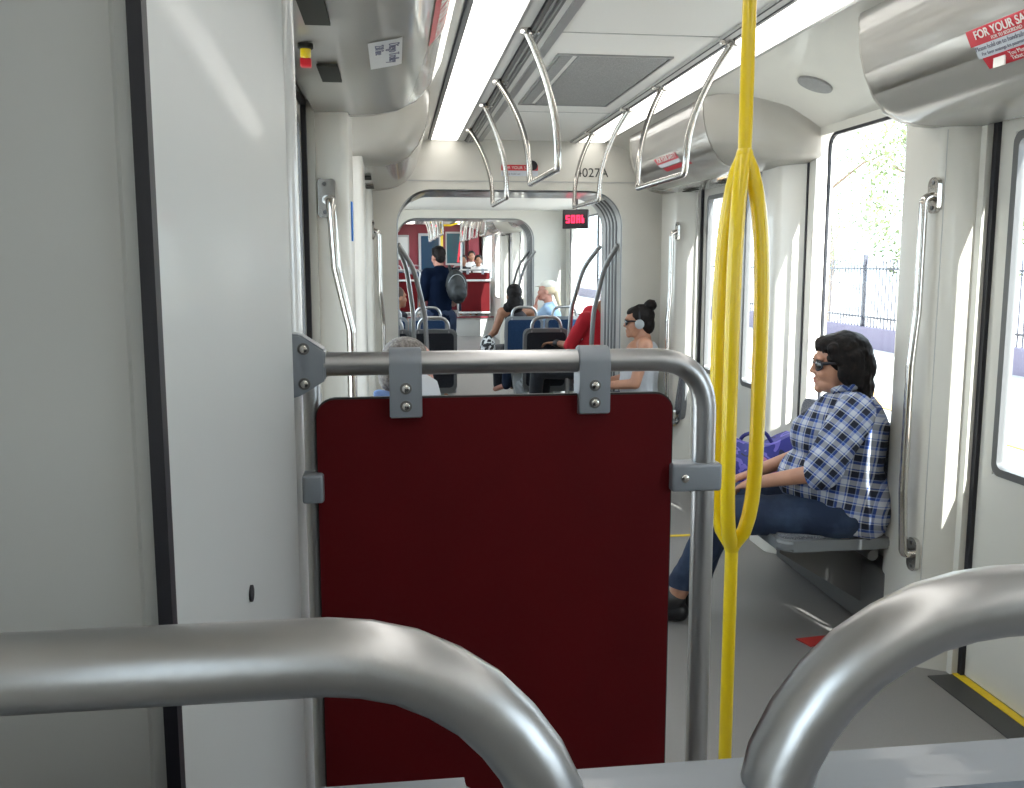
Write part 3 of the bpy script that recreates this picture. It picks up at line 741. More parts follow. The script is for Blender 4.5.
# ------------------------------------------------------------------ seats
def make_seat(label, fabric, top=.965, hoop=.10, w=.43, loc=(0, 0, 0), rz=0, group=None, pedestal=True, shell=shell_m, cat='seat', path=None, rad=.05):
    r = thing('passenger_seat', label, cat, (0, 0, 0), group=group)
    hw = w/2
    def slab(x0, x1, z0, z1, y0, y1, rad, lean):
        bm = B(); prism(bm, rrect(x0, x1, z0, z1, rad), y0, y1, 'y')
        bmesh.ops.bevel(bm, geom=[e for e in bm.edges if abs(e.verts[0].co.y-e.verts[1].co.y) < 1e-6], offset=min(.012, (y1-y0)*.3), segments=3, affect='EDGES', clamp_overlap=True)
        for v in bm.verts: v.co.y -= (v.co.z-.42)*lean
        return bm
    part('backrest', slab(-hw, hw, .40, top, -.235, -.195, rad, .13), shell, r, world=False)
    part('back_cushion', slab(-hw+.035, hw-.035, .46, top-.04, -.20, -.165, .04, .13), fabric, r, world=False)
    part('back_panel', slab(-hw+.03, hw-.03, .44, top-.035, -.245, -.23, .035, .13), fabric, r, world=False)
    bm = B(); prism(bm, rrect(-hw, hw, -.22, .22, .06), .385, .43, 'z'); part('seat_pan', bm, shell, r, world=False, bevel=.0)
    bm = B(); prism(bm, rrect(-hw+.03, hw-.03, -.18, .20, .05), .43, .455, 'z'); part('seat_cushion', bm, fabric, r, world=False)
    if hoop:
        yb = -.215-(top-.42)*.13
        if path: pts = [(px_-loc[0], yb-.004, pz_-loc[2]) for px_, pz_ in path]
        else: pts = fillet([(-.135, yb, top-.08), (-.125, yb-.01, top+hoop), (.125, yb-.01, top+hoop), (.135, yb, top-.08)], .14, 10)
        part('hoop_handle', tube(B(), pts, .015 if not path else .0184, 14), steel, r, world=False)
    if pedestal:
        bm = B(); prism(bm, [(-.05, 0), (.05, 0), (.10, .385), (-.10, .385)], -.10, .10, 'y'); part('pedestal', bm, frame_m, r, world=False)
    r.location = loc; r.rotation_euler = (0, 0, rz); ORG[r.name] = Vector(loc)
    return r
g2 = 'transverse seats between the gangways'
zb = 0
s1 = make_seat('black-backed seat with steel hoop just left of the aisle, front row past the gangway', fab_dark, w=.41, loc=(.335, 8.33, zb), group=g2)
dup(s1, (-.07, 8.33, zb), 0, 'black-backed window seat on the left, half hidden by the gangway edge', g2)
dup(s1, (1.335, 8.33, zb), 0, 'black-backed seat right of the aisle, front row past the gangway', g2)
dup(s1, (1.765, 8.33, zb), 0, 'black-backed window seat under the man in the red shirt', g2)
s2 = make_seat('blue-backed aisle seat on the left, behind the row of black-backed seats', fab_blue, loc=(.345, 9.95, zb), group=g2, w=.41, top=.975)
dup(s2, (-.07, 9.95, zb), 0, 'blue-backed window seat on the left beside the gangway wall', g2)
dup(s2, (1.365, 9.95, zb), 0, 'blue-backed aisle seat on the right, a black-haired passenger sitting in it', g2)
dup(s2, (1.80, 9.95, zb), 0, 'blue-backed window seat on the right, in front of the person in a white cap', g2)
# the double seat in front of the viewer
g3 = 'seat backs in the foreground'
def near_seat(x, w, path, label):
    return make_seat(label, fab_dark, top=.872, w=w, loc=(x, .702, .41), group=g3, shell=clamp_m, path=path, rad=.02)
half = [(.0, 1.23), (.002, 1.262), (.008, 1.292), (.018, 1.312), (.031, 1.329), (.046, 1.3435), (.064, 1.355), (.084, 1.364), (.105, 1.369), (.125, 1.371)]
near_seat(-.128, .36, [(-.284+a*.65, z-.008) for a, z in half]+[(.080-a*.92, z-.008) for a, z in half[::-1]], 'foreground seat back with thick steel hoop handle at lower left')
near_seat(.330, .535, [(.188+a, z+.003) for a, z in half]+[(.545-a, z+.003) for a, z in half[::-1]], 'foreground seat back with thick steel hoop handle at lower right')
# folding seats along the side walls
def fold_seat(s, y, label, group):
    r = thing('folding_seat', label, 'seat', (0, 0, 0), group=group)
    hw = .215
    def slab(x0, x1, z0, z1, y0, y1, rad, lean):
        bm = B(); prism(bm, rrect(x0, x1, z0, z1, rad), y0, y1, 'y')
        for v in bm.verts: v.co.y -= (v.co.z-.42)*lean
        return bm
    part('backrest', slab(-hw, hw, .43, .87, -.085, -.05, .05, .10), shell_m, r, world=False)
    part('back_cushion', slab(-hw+.02, hw-.02, .46, .885, -.055, -.02, .06, .10), fab_grey, r, world=False)
    bm = B(); prism(bm, rrect(-hw, hw, -.06, .44, .05), .405, .45, 'z'); bmesh.ops.bevel(bm, geom=[e for e in bm.edges if abs(e.verts[0].co.z-e.verts[1].co.z) < 1e-6], offset=.012, segments=3, affect='EDGES'); part('seat_pan', bm, shell_m, r, world=False)
    bm = B(); prism(bm, rrect(-hw+.025, hw-.025, 0, .42, .05), .45, .462, 'z'); part('seat_cushion', bm, fab_grey, r, world=False)
    bm = B(); prism(bm, [(-.08, .10), (-.03, .10), (.36, .34), (.36, .405), (-.08, .405)], -.02, .02, 'x'); part('support_bracket', bm, dark_alu, r, world=False)
    r.location = (X(s, 1.035), y, 0); r.rotation_euler = (0, 0, s*PI/2)
    return r
for s, side in ((1, 'right'), (-1, 'left')):
    fold_seat(s, 3.56, 'grey folding wall seat on the right, the woman in plaid sitting on it' if s > 0 else 'grey folding wall seat on the left, the grey-haired man sitting on it', 'folding seats along the walls')
    fold_seat(s, 4.10, 'grey folding wall seat on the right holding the purple bag' if s > 0 else 'empty grey folding wall seat on the left, hidden behind the partition', 'folding seats along the walls')
fold_seat(1, 6.42, 'folding wall seat by the gangway, the woman with headphones sitting on it', 'folding seats along the walls')
bm = B(); box(bm, 1.955, 2.07, 3.36, 4.42, .02, .30); single('heater_box', bm, dark_alu, 'long dark heater box on the floor under the right folding seats', 'heater', bevel=.02)
single('seat_beam', tube(B(), [(1.90, 3.36, .375), (1.90, 4.42, .375)], .022, 12), dark_alu, 'dark horizontal beam under the right-hand folding seats', 'beam')

# ------------------------------------------------------------------ people
def cap(bm, p0, p1, r0, r1, seg=18):
    p0, p1 = Vector(p0), Vector(p1); ax = p1-p0; L = ax.length
    if L < 1e-6: ax = Vector((0, 0, 1))
    a = ax.normalized(); pts = []; rr = []
    for k in range(6): t = PI/2*k/6; pts.append(p0-a*r0*math.cos(t)); rr.append(max(r0*math.sin(t), 1e-4))
    n = 5
    for k in range(n+1): pts.append(p0+ax*k/n); rr.append(r0+(r1-r0)*k/n)
    for k in range(1, 7): t = PI/2*k/6; pts.append(p1+a*r1*math.sin(t)); rr.append(max(r1*math.cos(t), 1e-4))
    return tube(bm, pts, rr, seg)
def ell(bm, c, r, rot=(0, 0, 0)):
    t = bmesh.ops.create_uvsphere(bm, u_segments=24, v_segments=16, radius=1)
    mt = Matrix.Translation(Vector(c)) @ Euler([math.radians(a) for a in rot]).to_matrix().to_4x4() @ Matrix.Diagonal((*r, 1))
    bmesh.ops.transform(bm, matrix=mt, verts=t['verts']); return bm
def fuse(bm, voxel, smooth=6, factor=.5, noise=None, cut=None):
    """voxel-union of the overlapping forms in bm into one continuous surface"""
    me = bpy.data.meshes.new('tmp'); bmesh.ops.recalc_face_normals(bm, faces=bm.faces); bm.to_mesh(me); bm.free()
    ob = link(bpy.data.objects.new('tmp', me))
    m = ob.modifiers.new('r', 'REMESH'); m.mode = 'VOXEL'; m.voxel_size = voxel
    m = ob.modifiers.new('s', 'SMOOTH'); m.factor = factor; m.iterations = smooth
    if noise:
        tx = bpy.data.textures.new('n', 'CLOUDS'); tx.noise_scale = noise[0]
        m = ob.modifiers.new('d', 'DISPLACE'); m.texture = tx; m.strength = noise[1]; m.mid_level = .5
    dg = bpy.context.evaluated_depsgraph_get(); out = bpy.data.meshes.new_from_object(ob.evaluated_get(dg))
    bpy.data.objects.remove(ob)
    if cut:
        b2 = bmesh.new(); b2.from_mesh(out)
        for co, no in cut:
            bmesh.ops.bisect_plane(b2, geom=b2.verts[:]+b2.edges[:]+b2.faces[:], plane_co=co, plane_no=no, clear_outer=True)
            es = [e for e in b2.edges if e.is_boundary]
            if es: bmesh.ops.holes_fill(b2, edges=es, sides=0)
        b2.to_mesh(out); b2.free()
    return out
def xf(pts, mt): return [mt @ Vector(p) for p in pts]
def head_forms(bm, mt, k=1.0, detail=True):
    """head in its own frame: origin at skull centre, +y forward, mt places it"""
    b = B()
    ell(b, (0, -.012, .022), (.072, .092, .088))            # cranium
    ell(b, (0, .028, -.035), (.062, .058, .072))            # face
    ell(b, (0, .036, -.080), (.050, .048, .038))            # jaw
    ell(b, (0, .070, -.098), (.024, .021, .020))            # chin
    ell(b, (0, .068, .022), (.050, .022, .018))             # brow
    for s in (1, -1):
        ell(b, (s*.034, .062, -.038), (.024, .024, .024))   # cheek
        ell(b, (s*.074, -.012, -.018), (.010, .020, .032), (0, 0, s*-15))   # ear
    cap(b, (0, .080, .008), (0, .096, -.028), .008, .0115, 12)   # nose
    for s in (1, -1): ell(b, (s*.010, .086, -.034), (.009, .011, .008))
    ell(b, (0, .082, -.062), (.024, .012, .0075)); ell(b, (0, .080, -.075), (.021, .012, .0075))   # lips
    bmesh.ops.transform(b, matrix=mt @ Matrix.Scale(k, 4), verts=b.verts)
    me = bpy.data.meshes.new('t'); b.to_mesh(me); b.free(); bm.from_mesh(me); bpy.data.meshes.remove(me)
def hand_forms(bm, wrist, d, palm_n, side=1, curl=.5, k=1.0):
    """palm with four fingers and a side thumb. d: hand direction, palm_n: palm normal"""
    d = Vector(d).normalized(); n = Vector(palm_n); n = (n-d*n.dot(d)).normalized(); t = d.cross(n)*side; wv = Vector(wrist)
    for f in (-.028, -.010, .009, .026):
        cap(bm, wv+d*.012+t*f*.5, wv+d*.082*k+t*f, .015, .0115, 10)
    for f, L in ((-.029, .060), (-.010, .076), (.009, .082), (.027, .074)):
        p = wv+d*.085*k+t*f; a = curl*.5; dd = d
        for j, fr in enumerate((.45, .32, .23)):
            dd = (d*math.cos(a)+n*math.sin(a)).normalized(); q = p+dd*L*fr*k
            cap(bm, p, q, .0088-.0009*j, .0080-.0009*j, 10); p = q; a += curl
    p = wv+d*.025*k+t*.026; q = p+(d*.62+t*.62+n*.35).normalized()*.040*k; cap(bm, p, q, .014, .011, 10)
    q2 = q+(d*.85+t*.20+n*.35).normalized()*.030*k; cap(bm, q, q2, .0105, .009, 10)
def person(name, label, loc, rz, P, skin, group=None, voxel=.006, hair=None):
    r = thing(name, label, 'person', (0, 0, 0), group=group)
    J = P
    bm = B()
    for a, b, ra, rb in P['limbs']: cap(bm, J[a], J[b], ra, rb)
    for c, rr, ro in P.get('forms', ()): ell(bm, c, rr, ro)
    hm = Matrix.Translation(Vector(J['head'])) @ Euler([math.radians(a) for a in P.get('head_rot', (0, 0, 0))]).to_matrix().to_4x4()
    head_forms(bm, hm, P.get('head_k', 1))
    for h_ in P.get('hands', ()): hand_forms(bm, *h_)
    part('body', fuse(bm, voxel, 3), skin, r, world=False)
    for nm, forms, mat, vx, noise, cut in P.get('clothes', ()):
        bm = B()
        for f in forms:
            if len(f) == 4: cap(bm, J[f[0]] if isinstance(f[0], str) else f[0], J[f[1]] if isinstance(f[1], str) else f[1], f[2], f[3])
            else: ell(bm, f[0], f[1], f[2])
        part(nm, fuse(bm, vx, 4, noise=noise, cut=cut), mat, r, world=False)
    for nm, forms, mat, vx, noise in P.get('hair', ()):
        bm = B()
        for f in forms:
            if len(f) == 4: cap(bm, f[0], f[1], f[2], f[3])
            else: ell(bm, f[0], f[1], f[2])
        bmesh.ops.transform(bm, matrix=hm @ Matrix.Scale(P.get('head_k', 1), 4), verts=bm.verts)
        part(nm, fuse(bm, vx, 2, noise=noise), mat, r, world=False)
    r['_hm'] = 0; del r['_hm']
    r.location = loc; r.rotation_euler = (0, 0, rz)
    return r, hm

def sitting(sh=.19, hip=.10, lean=0, knee=.50, sc=1.0, thick=1.0):
    P = dict(pelvis=(0, 0, .53), belly=(0, .02, .68), chest=(0, lean*.6, .88), neckb=(0, lean*.9-.01, 1.0), neckt=(0, lean+.005, 1.09), head=(0, lean+.03, 1.17))
    for s, n in ((-1, 'l'), (1, 'r')):
        P['hip'+n] = (s*hip, 0, .53); P['knee'+n] = (s*(hip+.02), .46, .50); P['ankle'+n] = (s*hip, .50, .09); P['toe'+n] = (s*hip, .63, .04)
        P['sh'+n] = (s*sh, lean*.8-.01, .965); P['el'+n] = (s*(sh+.04), lean+.06, .70); P['wr'+n] = (s*.09, lean+.30, .62)
    limbs = [('pelvis', 'belly', .13*thick, .125*thick), ('belly', 'chest', .125*thick, .125), ('chest', 'neckb', .115, .06), ('neckb', 'neckt', .055, .048), ('shl', 'shr', .055, .055)]
    for n in 'lr':
        limbs += [('hip'+n, 'knee'+n, .085*thick, .058), ('knee'+n, 'ankle'+n, .055, .038), ('ankle'+n, 'toe'+n, .036, .028), ('sh'+n, 'el'+n, .050, .040), ('el'+n, 'wr'+n, .038, .026)]
    P['limbs'] = limbs
    return P

# --- woman in plaid shirt
P = sitting(sh=.185, lean=-.02, thick=1.12)
P.update(kneel=(-.10, .47, .50), ankler=(.05, .60, .10), toer=(.03, .72, .05), anklel=(-.07, .66, .10), toel=(-.08, .79, .05), kneer=(.11, .47, .51),
         ell=(-.235, .09, .735), wrl=(-.115, .31, .655), elr=(.24, .10, .73), wrr=(.03, .35, .66), head=(0, .035, 1.145), neckt=(0, .0, 1.06), head_rot=(-3, 0, 10), head_k=1.04)
P['hands'] = [(P['wrl'], (.45, .85, -.28), (.1, -.3, -1), -1, .45), (P['wrr'], (-.5, .8, -.25), (-.1, -.3, -1), 1, .5)]
P['clothes'] = [
  ('shirt', [((0, -.02, .56), 'belly', .190, .178), ('belly', 'chest', .178, .165), ('chest', 'neckb', .145, .075), ('shl', 'shr', .074, .074), ((0, .085, .84), (.15, .125, .11), (0, 0, 0)), ((0, .10, .67), (.17, .155, .13), (0, 0, 0))], plaid_body, .008, (.12, .022), [((0, .02, .50), (0, .42, -1)), ((0, 0, 1.04), (0, .35, 1))]),
  ('sleeve', [('shl', (-.228, .065, .79), .082, .075), ((-.230, .07, .785), 'ell', .076, .074)], plaid_sleeve, .006, (.07, .016), [((-.226, .12, .715), (.45, .80, -.30))]),
  ('sleeve', [('shr', (.228, .065, .79), .082, .075), ((.230, .07, .785), 'elr', .076, .074)], plaid_sleeve, .006, (.07, .016), [((.226, .12, .715), (-.45, .80, -.30))]),
  ('collar', [((-.05, .045, 1.035), (-.075, -.03, 1.06), .016, .018), ((-.075, -.03, 1.06), (0, -.085, 1.07), .018, .018), ((0, -.085, 1.07), (.075, -.03, 1.06), .018, .018), ((.075, -.03, 1.06), (.05, .045, 1.035), .018, .016)], plaid_sleeve, .006, None, None),
  ('jeans', [('pelvis', 'pelvis', .135, .135) if False else ((0, 0, .53), (.01, 0, .54), .15, .15), ('hipl', 'kneel', .098, .078), ('kneel', 'anklel', .074, .062), ('hipr', 'kneer', .104, .078), ('kneer', 'ankler', .074, .062)], denim, .008, (.10, .018), [((0, 0, .10), (0, .1, -1))]),
  ('shoe', [('anklel', 'toel', .048, .038), ((-.07, .64, .045), (-.08, .80, .038), .042, .036)], shoe_m, .006, None, [((0, 0, .004), (0, 0, -1))]),
  ('shoe', [('ankler', 'toer', .048, .038), ((.05, .58, .045), (.03, .73, .038), .042, .036)], shoe_m, .006, None, [((0, 0, .004), (0, 0, -1))])]
hf = [((0, -.030, .032), (.090, .102, .092), (0, 0, 0)), ((0, .035, .078), (.060, .055, .034), (-20, 0, 0)), ((0, -.085, -.02), (.080, .060, .085), (0, 0, 0)), ((0, -.090, -.105), (.070, .046, .070), (10, 0, 0))]
for s in (1, -1):
    hf += [((s*.080, -.022, -.030), (.020, .040, .055), (0, 0, 0)), ((s*.066, -.050, .03), (s*.074, -.056, -.075), .034, .026), ((s*.056, -.07, -.06), (s*.056, -.085, -.175), .036, .012), ((s*.060, .030, .062), (s*.078, .005, .010), .024, .014), ((s*.060, -.08, -.05), (s*.050, -.10, -.145), .032, .014), ((s*.035, .068, .072), (s*.058, .066, .045), .013, .006)]
P['hair'] = [('hair', hf, hair_dark, .005, (.05, .016))]
wo, hm = person('seated_woman', 'seated woman with dark hair, sunglasses, blue and white plaid shirt and jeans, in profile', (1.818, 3.495, 0), math.radians(66), P, skin_a, voxel=.0038)
def on_head(hm, bm): bmesh.ops.transform(bm, matrix=hm, verts=bm.verts); return bm
def glasses(r, hm, mat=black):
    bm = B()
    for s in (1, -1):
        pts = [(s*(.036+.030*math.cos(a)), .090-.016*abs(math.cos(a))*(1 if math.cos(a) > 0 else .2), -.004+.020*math.sin(a)) for a in [2*PI*k/20 for k in range(20)]]
        tube(bm, pts, .0036, 8, closed=True)
        tube(bm, [(s*.060, .076, .002), (s*.074, .045, .006), (s*.080, -.01, .0), (s*.080, -.025, -.01)], [.007, .006, .004, .002], 8)
    tube(bm, [(-.010, .092, .002), (0, .096, .004), (.010, .092, .002)], .0025, 8)
    g = part('sunglasses', on_head(hm, bm), mat, r, world=False)
    bm = B()
    for s in (1, -1): ell(bm, (s*.037, .082, -.004), (.029, .010, .020), (0, 0, -s*14))
    part('lens', on_head(hm, bm), lens_m, g, world=False)
glasses(wo, hm)
bm = B(); ell(bm, (0, .089, -.062), (.019, .009, .0055)); ell(bm, (0, .087, -.0735), (.018, .009, .006)); part('lips', on_head(hm, bm), lips_m, wo, world=False)

# --- woman with headphones
P = sitting(sh=.165, lean=.0)
P.update(head=(0, .03, 1.13), neckt=(0, .0, 1.05), wrl=(-.05, .32, .66), wrr=(.05, .33, .66), head_rot=(-4, 0, -6))
P['hands'] = [(P['wrl'], (.2, .9, -.1), (.2, 0, -1), -1, .6), (P['wrr'], (-.2, .9, -.1), (-.2, 0, -1), 1, .6)]
white_top = M('pale_grey_tank_top', (.52, .54, .58), .85)
P['clothes'] = [('tank_top', [('pelvis', 'belly', .142, .136), ('belly', 'chest', .138, .134), ((-.10, .0, .93), (-.09, -.0, 1.0), .05, .02), ((.10, 0, .93), (.09, 0, 1.0), .05, .02)], white_top, .009, (.1, .012), [((0, 0, .955), (0, .3, 1))]),
                ('trousers', [('hipl', 'kneel', .095, .07), ('kneel', 'anklel', .066, .055), ('hipr', 'kneer', .095, .07), ('kneer', 'ankler', .066, .055), ((0, 0, .52), (.01, 0, .53), .14, .14)], denim, .012, None, None)]
P['hair'] = [('hair', [((0, -.030, .034), (.082, .094, .086), (0, 0, 0)), ((0, .03, .072), (.056, .05, .030), (-20, 0, 0)), ((0, -.07, -.03), (.066, .05, .07), (0, 0, 0))], hair_dark, .006, (.02, .006)), ('hair_bun', [((0, -.095, .105), (.046, .046, .044), (0, 0, 0))], hair_dark, .006, (.02, .01))]
hg, hm = person('headphone_woman', 'seated woman with black hair bun, sunglasses and headphones, wearing a pale tank top', (1.765, 6.42, .0), math.radians(80), P, skin_a, voxel=.006)
glasses(hg, hm)
bm = B()
tube(bm, [(.088*math.cos(a), -.015, .125*math.sin(a)-.01) for a in [PI*k/16 for k in range(17)]], .006, 8)
hp = part('headphones', on_head(hm, bm), black, hg, world=False)
bm = B()
for s in (1, -1): disc(bm, (s*.078, -.012, -.02), .034, s*.022, (1, 0, 0), 20)
part('ear_cup', on_head(hm, bm), frame_m, hp, world=False)

# --- man with grey cropped hair beyond the partition
P = sitting(sh=.19, lean=.09)
P.update(head=(0, .15, 1.17), neckt=(0, .10, 1.09), head_rot=(-16, 0, 0), head_k=1.08, wrl=(-.10, .42, .78), wrr=(.10, .42, .78), ell=(-.22, .20, .72), elr=(.22, .20, .72))
P['hands'] = [(P['wrl'], (.1, .8, .5), (0, -.5, 1), -1, .5), (P['wrr'], (-.1, .8, .5), (0, -.5, 1), 1, .5)]
blue_shirt = M('light_blue_shirt', (.16, .25, .48), .85)
P['clothes'] = [('shirt', [('pelvis', 'belly', .155, .15), ('belly', 'chest', .155, .15), ('chest', 'neckb', .14, .085), ('shl', 'shr', .075, .075), ('shl', 'ell', .068, .058), ('shr', 'elr', .068, .058), ((-.05, .11, 1.06), (0, .02, 1.085), .02, .02), ((.05, .11, 1.06), (0, .02, 1.085), .02, .02)], blue_shirt, .009, (.1, .015), None),
                ('trousers', [('hipl', 'kneel', .098, .075), ('kneel', 'anklel', .07, .06), ('hipr', 'kneer', .098, .075), ('kneer', 'ankler', .07, .06), ((0, 0, .52), (.01, 0, .53), .145, .145)], M('khaki_cloth', (.2, .17, .12), .9), .012, None, None)]
P['hair'] = [('hair', [((0, -.024, .032), (.078, .090, .084), (0, 0, 0)), ((0, -.060, -.03), (.064, .046, .062), (0, 0, 0)), ((.070, -.0, -.0), (.010, .025, .035), (0, 0, 0)), ((-.070, -.0, -.0), (.010, .025, .035), (0, 0, 0))], hair_grey, .006, None)]
person('grey_haired_man', 'seated man with cropped grey hair and light blue shirt, seen over the partition', (-.09, 3.50, -.035), math.radians(-72), P, skin_c, voxel=.006)
bm = B(); n_ = 8
rows = [[bm.verts.new((.088+.085*j-.02*(k/n_)**2*j, 3.42-.03*math.sin(k/n_*3), .98+.17*k/n_*(1-.25*j))) for j in (0, 1)] for k in range(n_+1)]
for k in range(n_): bm.faces.new((rows[k][0], rows[k][1], rows[k+1][1], rows[k+1][0]))
bmesh.ops.solidify(bm, geom=bm.faces[:], thickness=.003)
single('paper_sheet', bm, M('white_paper', (.72, .74, .76), .8), 'curved white sheet of paper held before the grey-haired man', 'paper')

# --- man in the red shirt
P = sitting(sh=.19, lean=.02)
P.update(head=(.10, -.16, 1.17), neckt=(.05, -.08, 1.08), wrl=(-.02, .32, .74), ell=(-.20, .14, .74))
P['hands'] = [(P['wrl'], (.2, .9, 0), (0, 0, -1), -1, .5), (P['wrr'], (-.1, .9, 0), (0, 0, -1), 1, .5)]
red_shirt = M('red_tshirt', (.55, .015, .03), .85)
P['clothes'] = [('shirt', [('pelvis', 'belly', .15, .145), ('belly', 'chest', .15, .145), ('chest', 'neckb', .13, .08), ('shl', 'shr', .07, .07), ('shl', 'ell', .066, .054), ('shr', 'elr', .066, .054)], red_shirt, .010, (.1, .012), None),
                ('white_print', [((-.175, .03, .93), (.06, .04, .06), (0, 30, 0)), ((-.12, .10, .80), (.06, .075, .03), (0, 10, 0))], ink_white, .010, None, None),
                ('watch', [((-.055, .30, .74), (-.035, .315, .74), .036, .036)], black, .008, None, None),
                ('trousers', [('hipl', 'kneel', .095, .07), ('hipr', 'kneer', .095, .07), ('kneel', 'anklel', .066, .055), ('kneer', 'ankler', .066, .055), ((0, 0, .52), (.01, 0, .53), .14, .14)], fab_dark, .014, None, None)]
P['hair'] = [('hair', [((0, -.028, .034), (.078, .090, .086), (0, 0, 0))], hair_dark, .008, None)]
person('red_shirt_man', 'seated man in red t-shirt with white print and black watch, leaning behind the gangway edge', (1.70, 7.80, .10), math.radians(62), P, skin_b, voxel=.008)

# --- long-haired passenger in the blue seat, cap wearer beside
P = sitting(sh=.165, lean=.0)
P.update(head=(-.03, .0, 1.15), neckt=(-.02, 0, 1.06), ell=(-.24, .02, .75), wrl=(-.33, .16, .62), hip=0)
P['hands'] = [(P['wrl'], (-.2, .7, -.5), (1, 0, 0), -1, .5)]
black_top = M('black_top', (.012, .010, .014), .9)
P['clothes'] = [('top', [('pelvis', 'belly', .14, .13), ('belly', 'chest', .135, .13), ('chest', 'neckb', .10, .06)], black_top, .012, None, None),
                ('trousers', [('hipl', 'kneel', .09, .07), ('hipr', 'kneer', .09, .07), ('kneel', 'anklel', .066, .055), ('kneer', 'ankler', .066, .055), ((0, 0, .52), (.01, 0, .53), .14, .14)], fab_dark, .014, None, None)]
P['hair'] = [('long_hair', [((0, -.03, .034), (.088, .098, .092), (0, 0, 0)), ((0, -.07, -.09), (.095, .055, .12), (0, 0, 0)), ((-.085, -.04, -.14), (.045, .04, .06), (0, 0, 0))], hair_dark, .008, (.03, .012))]
person('long_haired_passenger', 'passenger with long black hair and dark top, seated facing away right of the aisle', (1.33, 10.02, .04), math.radians(6), P, skin_b, voxel=.008)
sh = M('black_white_bag_cloth', (.62, .62, .62), .9, noise=(22, (.02, .02, .02), .48, .53))
bm = B(); ell(bm, (1.0, 9.9, .60), (.085, .13, .17)); single('patterned_bag', fuse(bm, .012, 4, noise=(.1, .03)), sh, 'black and white patterned bag hanging beside the long-haired passenger', 'bag')
P = sitting(sh=.165, lean=.03)
P.update(head=(0, .05, 1.18), wrl=(-.02, .17, 1.00), ell=(-.17, .20, .80))
P['hands'] = [(P['wrl'], (.1, -.1, 1), (0, -1, 0), -1, .6)]
pale_blue = M('pale_blue_top', (.35, .50, .70), .85)
P['clothes'] = [('top', [('pelvis', 'belly', .145, .14), ('belly', 'chest', .145, .14), ('chest', 'neckb', .12, .07), ('shl', 'shr', .065, .065), ('shl', 'ell', .06, .05), ('shr', 'elr', .06, .05)], pale_blue, .012, None, None),
                ('trousers', [('hipl', 'kneel', .09, .07), ('hipr', 'kneer', .09, .07), ('kneel', 'anklel', .066, .055), ('kneer', 'ankler', .066, .055), ((0, 0, .52), (.01, 0, .53), .14, .14)], denim, .014, None, None),
                ('cap', [((0, .02, 1.245), (.086, .092, .052), (0, 0, 0)), ((0, .115, 1.232), (.060, .065, .010), (-8, 0, 0))], M('white_cap_cloth', (.72, .70, .62), .8), .008, None, None)]
P['hair'] = [('ponytail', [((0, -.03, .015), (.080, .088, .07), (0, 0, 0)), ((0, -.11, -.03), (0, -.15, -.17), .035, .022)], hair_blond, .008, None)]
person('capped_passenger', 'passenger in white cap and pale blue top with blond ponytail, hand at face', (1.77, 10.35, .05), math.radians(72), P, skin_c, voxel=.008)
# passenger half seen at the left window
P = sitting(sh=.17, lean=.05); P['clothes'] = [('top', [('pelvis', 'belly', .145, .14), ('belly', 'chest', .145, .14), ('chest', 'neckb', .12, .07), ('shl', 'shr', .06, .06)], black_top, .014, None, None),
   ('trousers', [('hipl', 'kneel', .09, .07), ('hipr', 'kneer', .09, .07), ('kneel', 'anklel', .066, .055), ('kneer', 'ankler', .066, .055), ((0, 0, .52), (.01, 0, .53), .14, .14)], denim, .014, None, None)]
P['hair'] = [('hair', [((0, -.028, .034), (.082, .094, .088), (0, 0, 0)), ((0, -.07, -.08), (.07, .045, .10), (0, 0, 0))], M('brown_hair', (.06, .03, .02), .6), .008, None)]
person('window_passenger', 'dark-clad passenger mostly hidden by the left gangway edge, brown arm showing', (-.03, 10.1, .0), math.radians(-60), P, skin_b, voxel=.009)

# --- standing man with backpack
P = dict(pelvis=(0, 0, .93), belly=(0, .02, 1.08), chest=(0, .01, 1.30), neckb=(0, -.01, 1.45), neckt=(0, .01, 1.53), head=(-.01, .025, 1.615), head_rot=(-6, 0, 14))
for s, n in ((-1, 'l'), (1, 'r')):
    P['hip'+n] = (s*.095, 0, .90); P['knee'+n] = (s*.10, .02, .50); P['ankle'+n] = (s*.11, -.02, .09); P['toe'+n] = (s*.13, .13, .035)
    P['sh'+n] = (s*.150, -.01, 1.41); P['el'+n] = (s*.20, -.02, 1.14); P['wr'+n] = (s*.20, .16, 1.04)
P['limbs'] = [('pelvis', 'belly', .13, .12), ('belly', 'chest', .12, .125), ('chest', 'neckb', .11, .06), ('neckb', 'neckt', .058, .052), ('shl', 'shr', .058, .058)]
for n in 'lr': P['limbs'] += [('hip'+n, 'knee'+n, .085, .058), ('knee'+n, 'ankle'+n, .055, .038), ('ankle'+n, 'toe'+n, .038, .03), ('sh'+n, 'el'+n, .052, .042), ('el'+n, 'wr'+n, .040, .028)]
P['hands'] = [(P['wrl'], (.3, .8, .1), (1, 0, -.2), -1, .7), (P['wrr'], (-.3, .8, .1), (-1, 0, -.2), 1, .7)]
navy = M('navy_tshirt', (.003, .007, .020), 1, spec=.1)
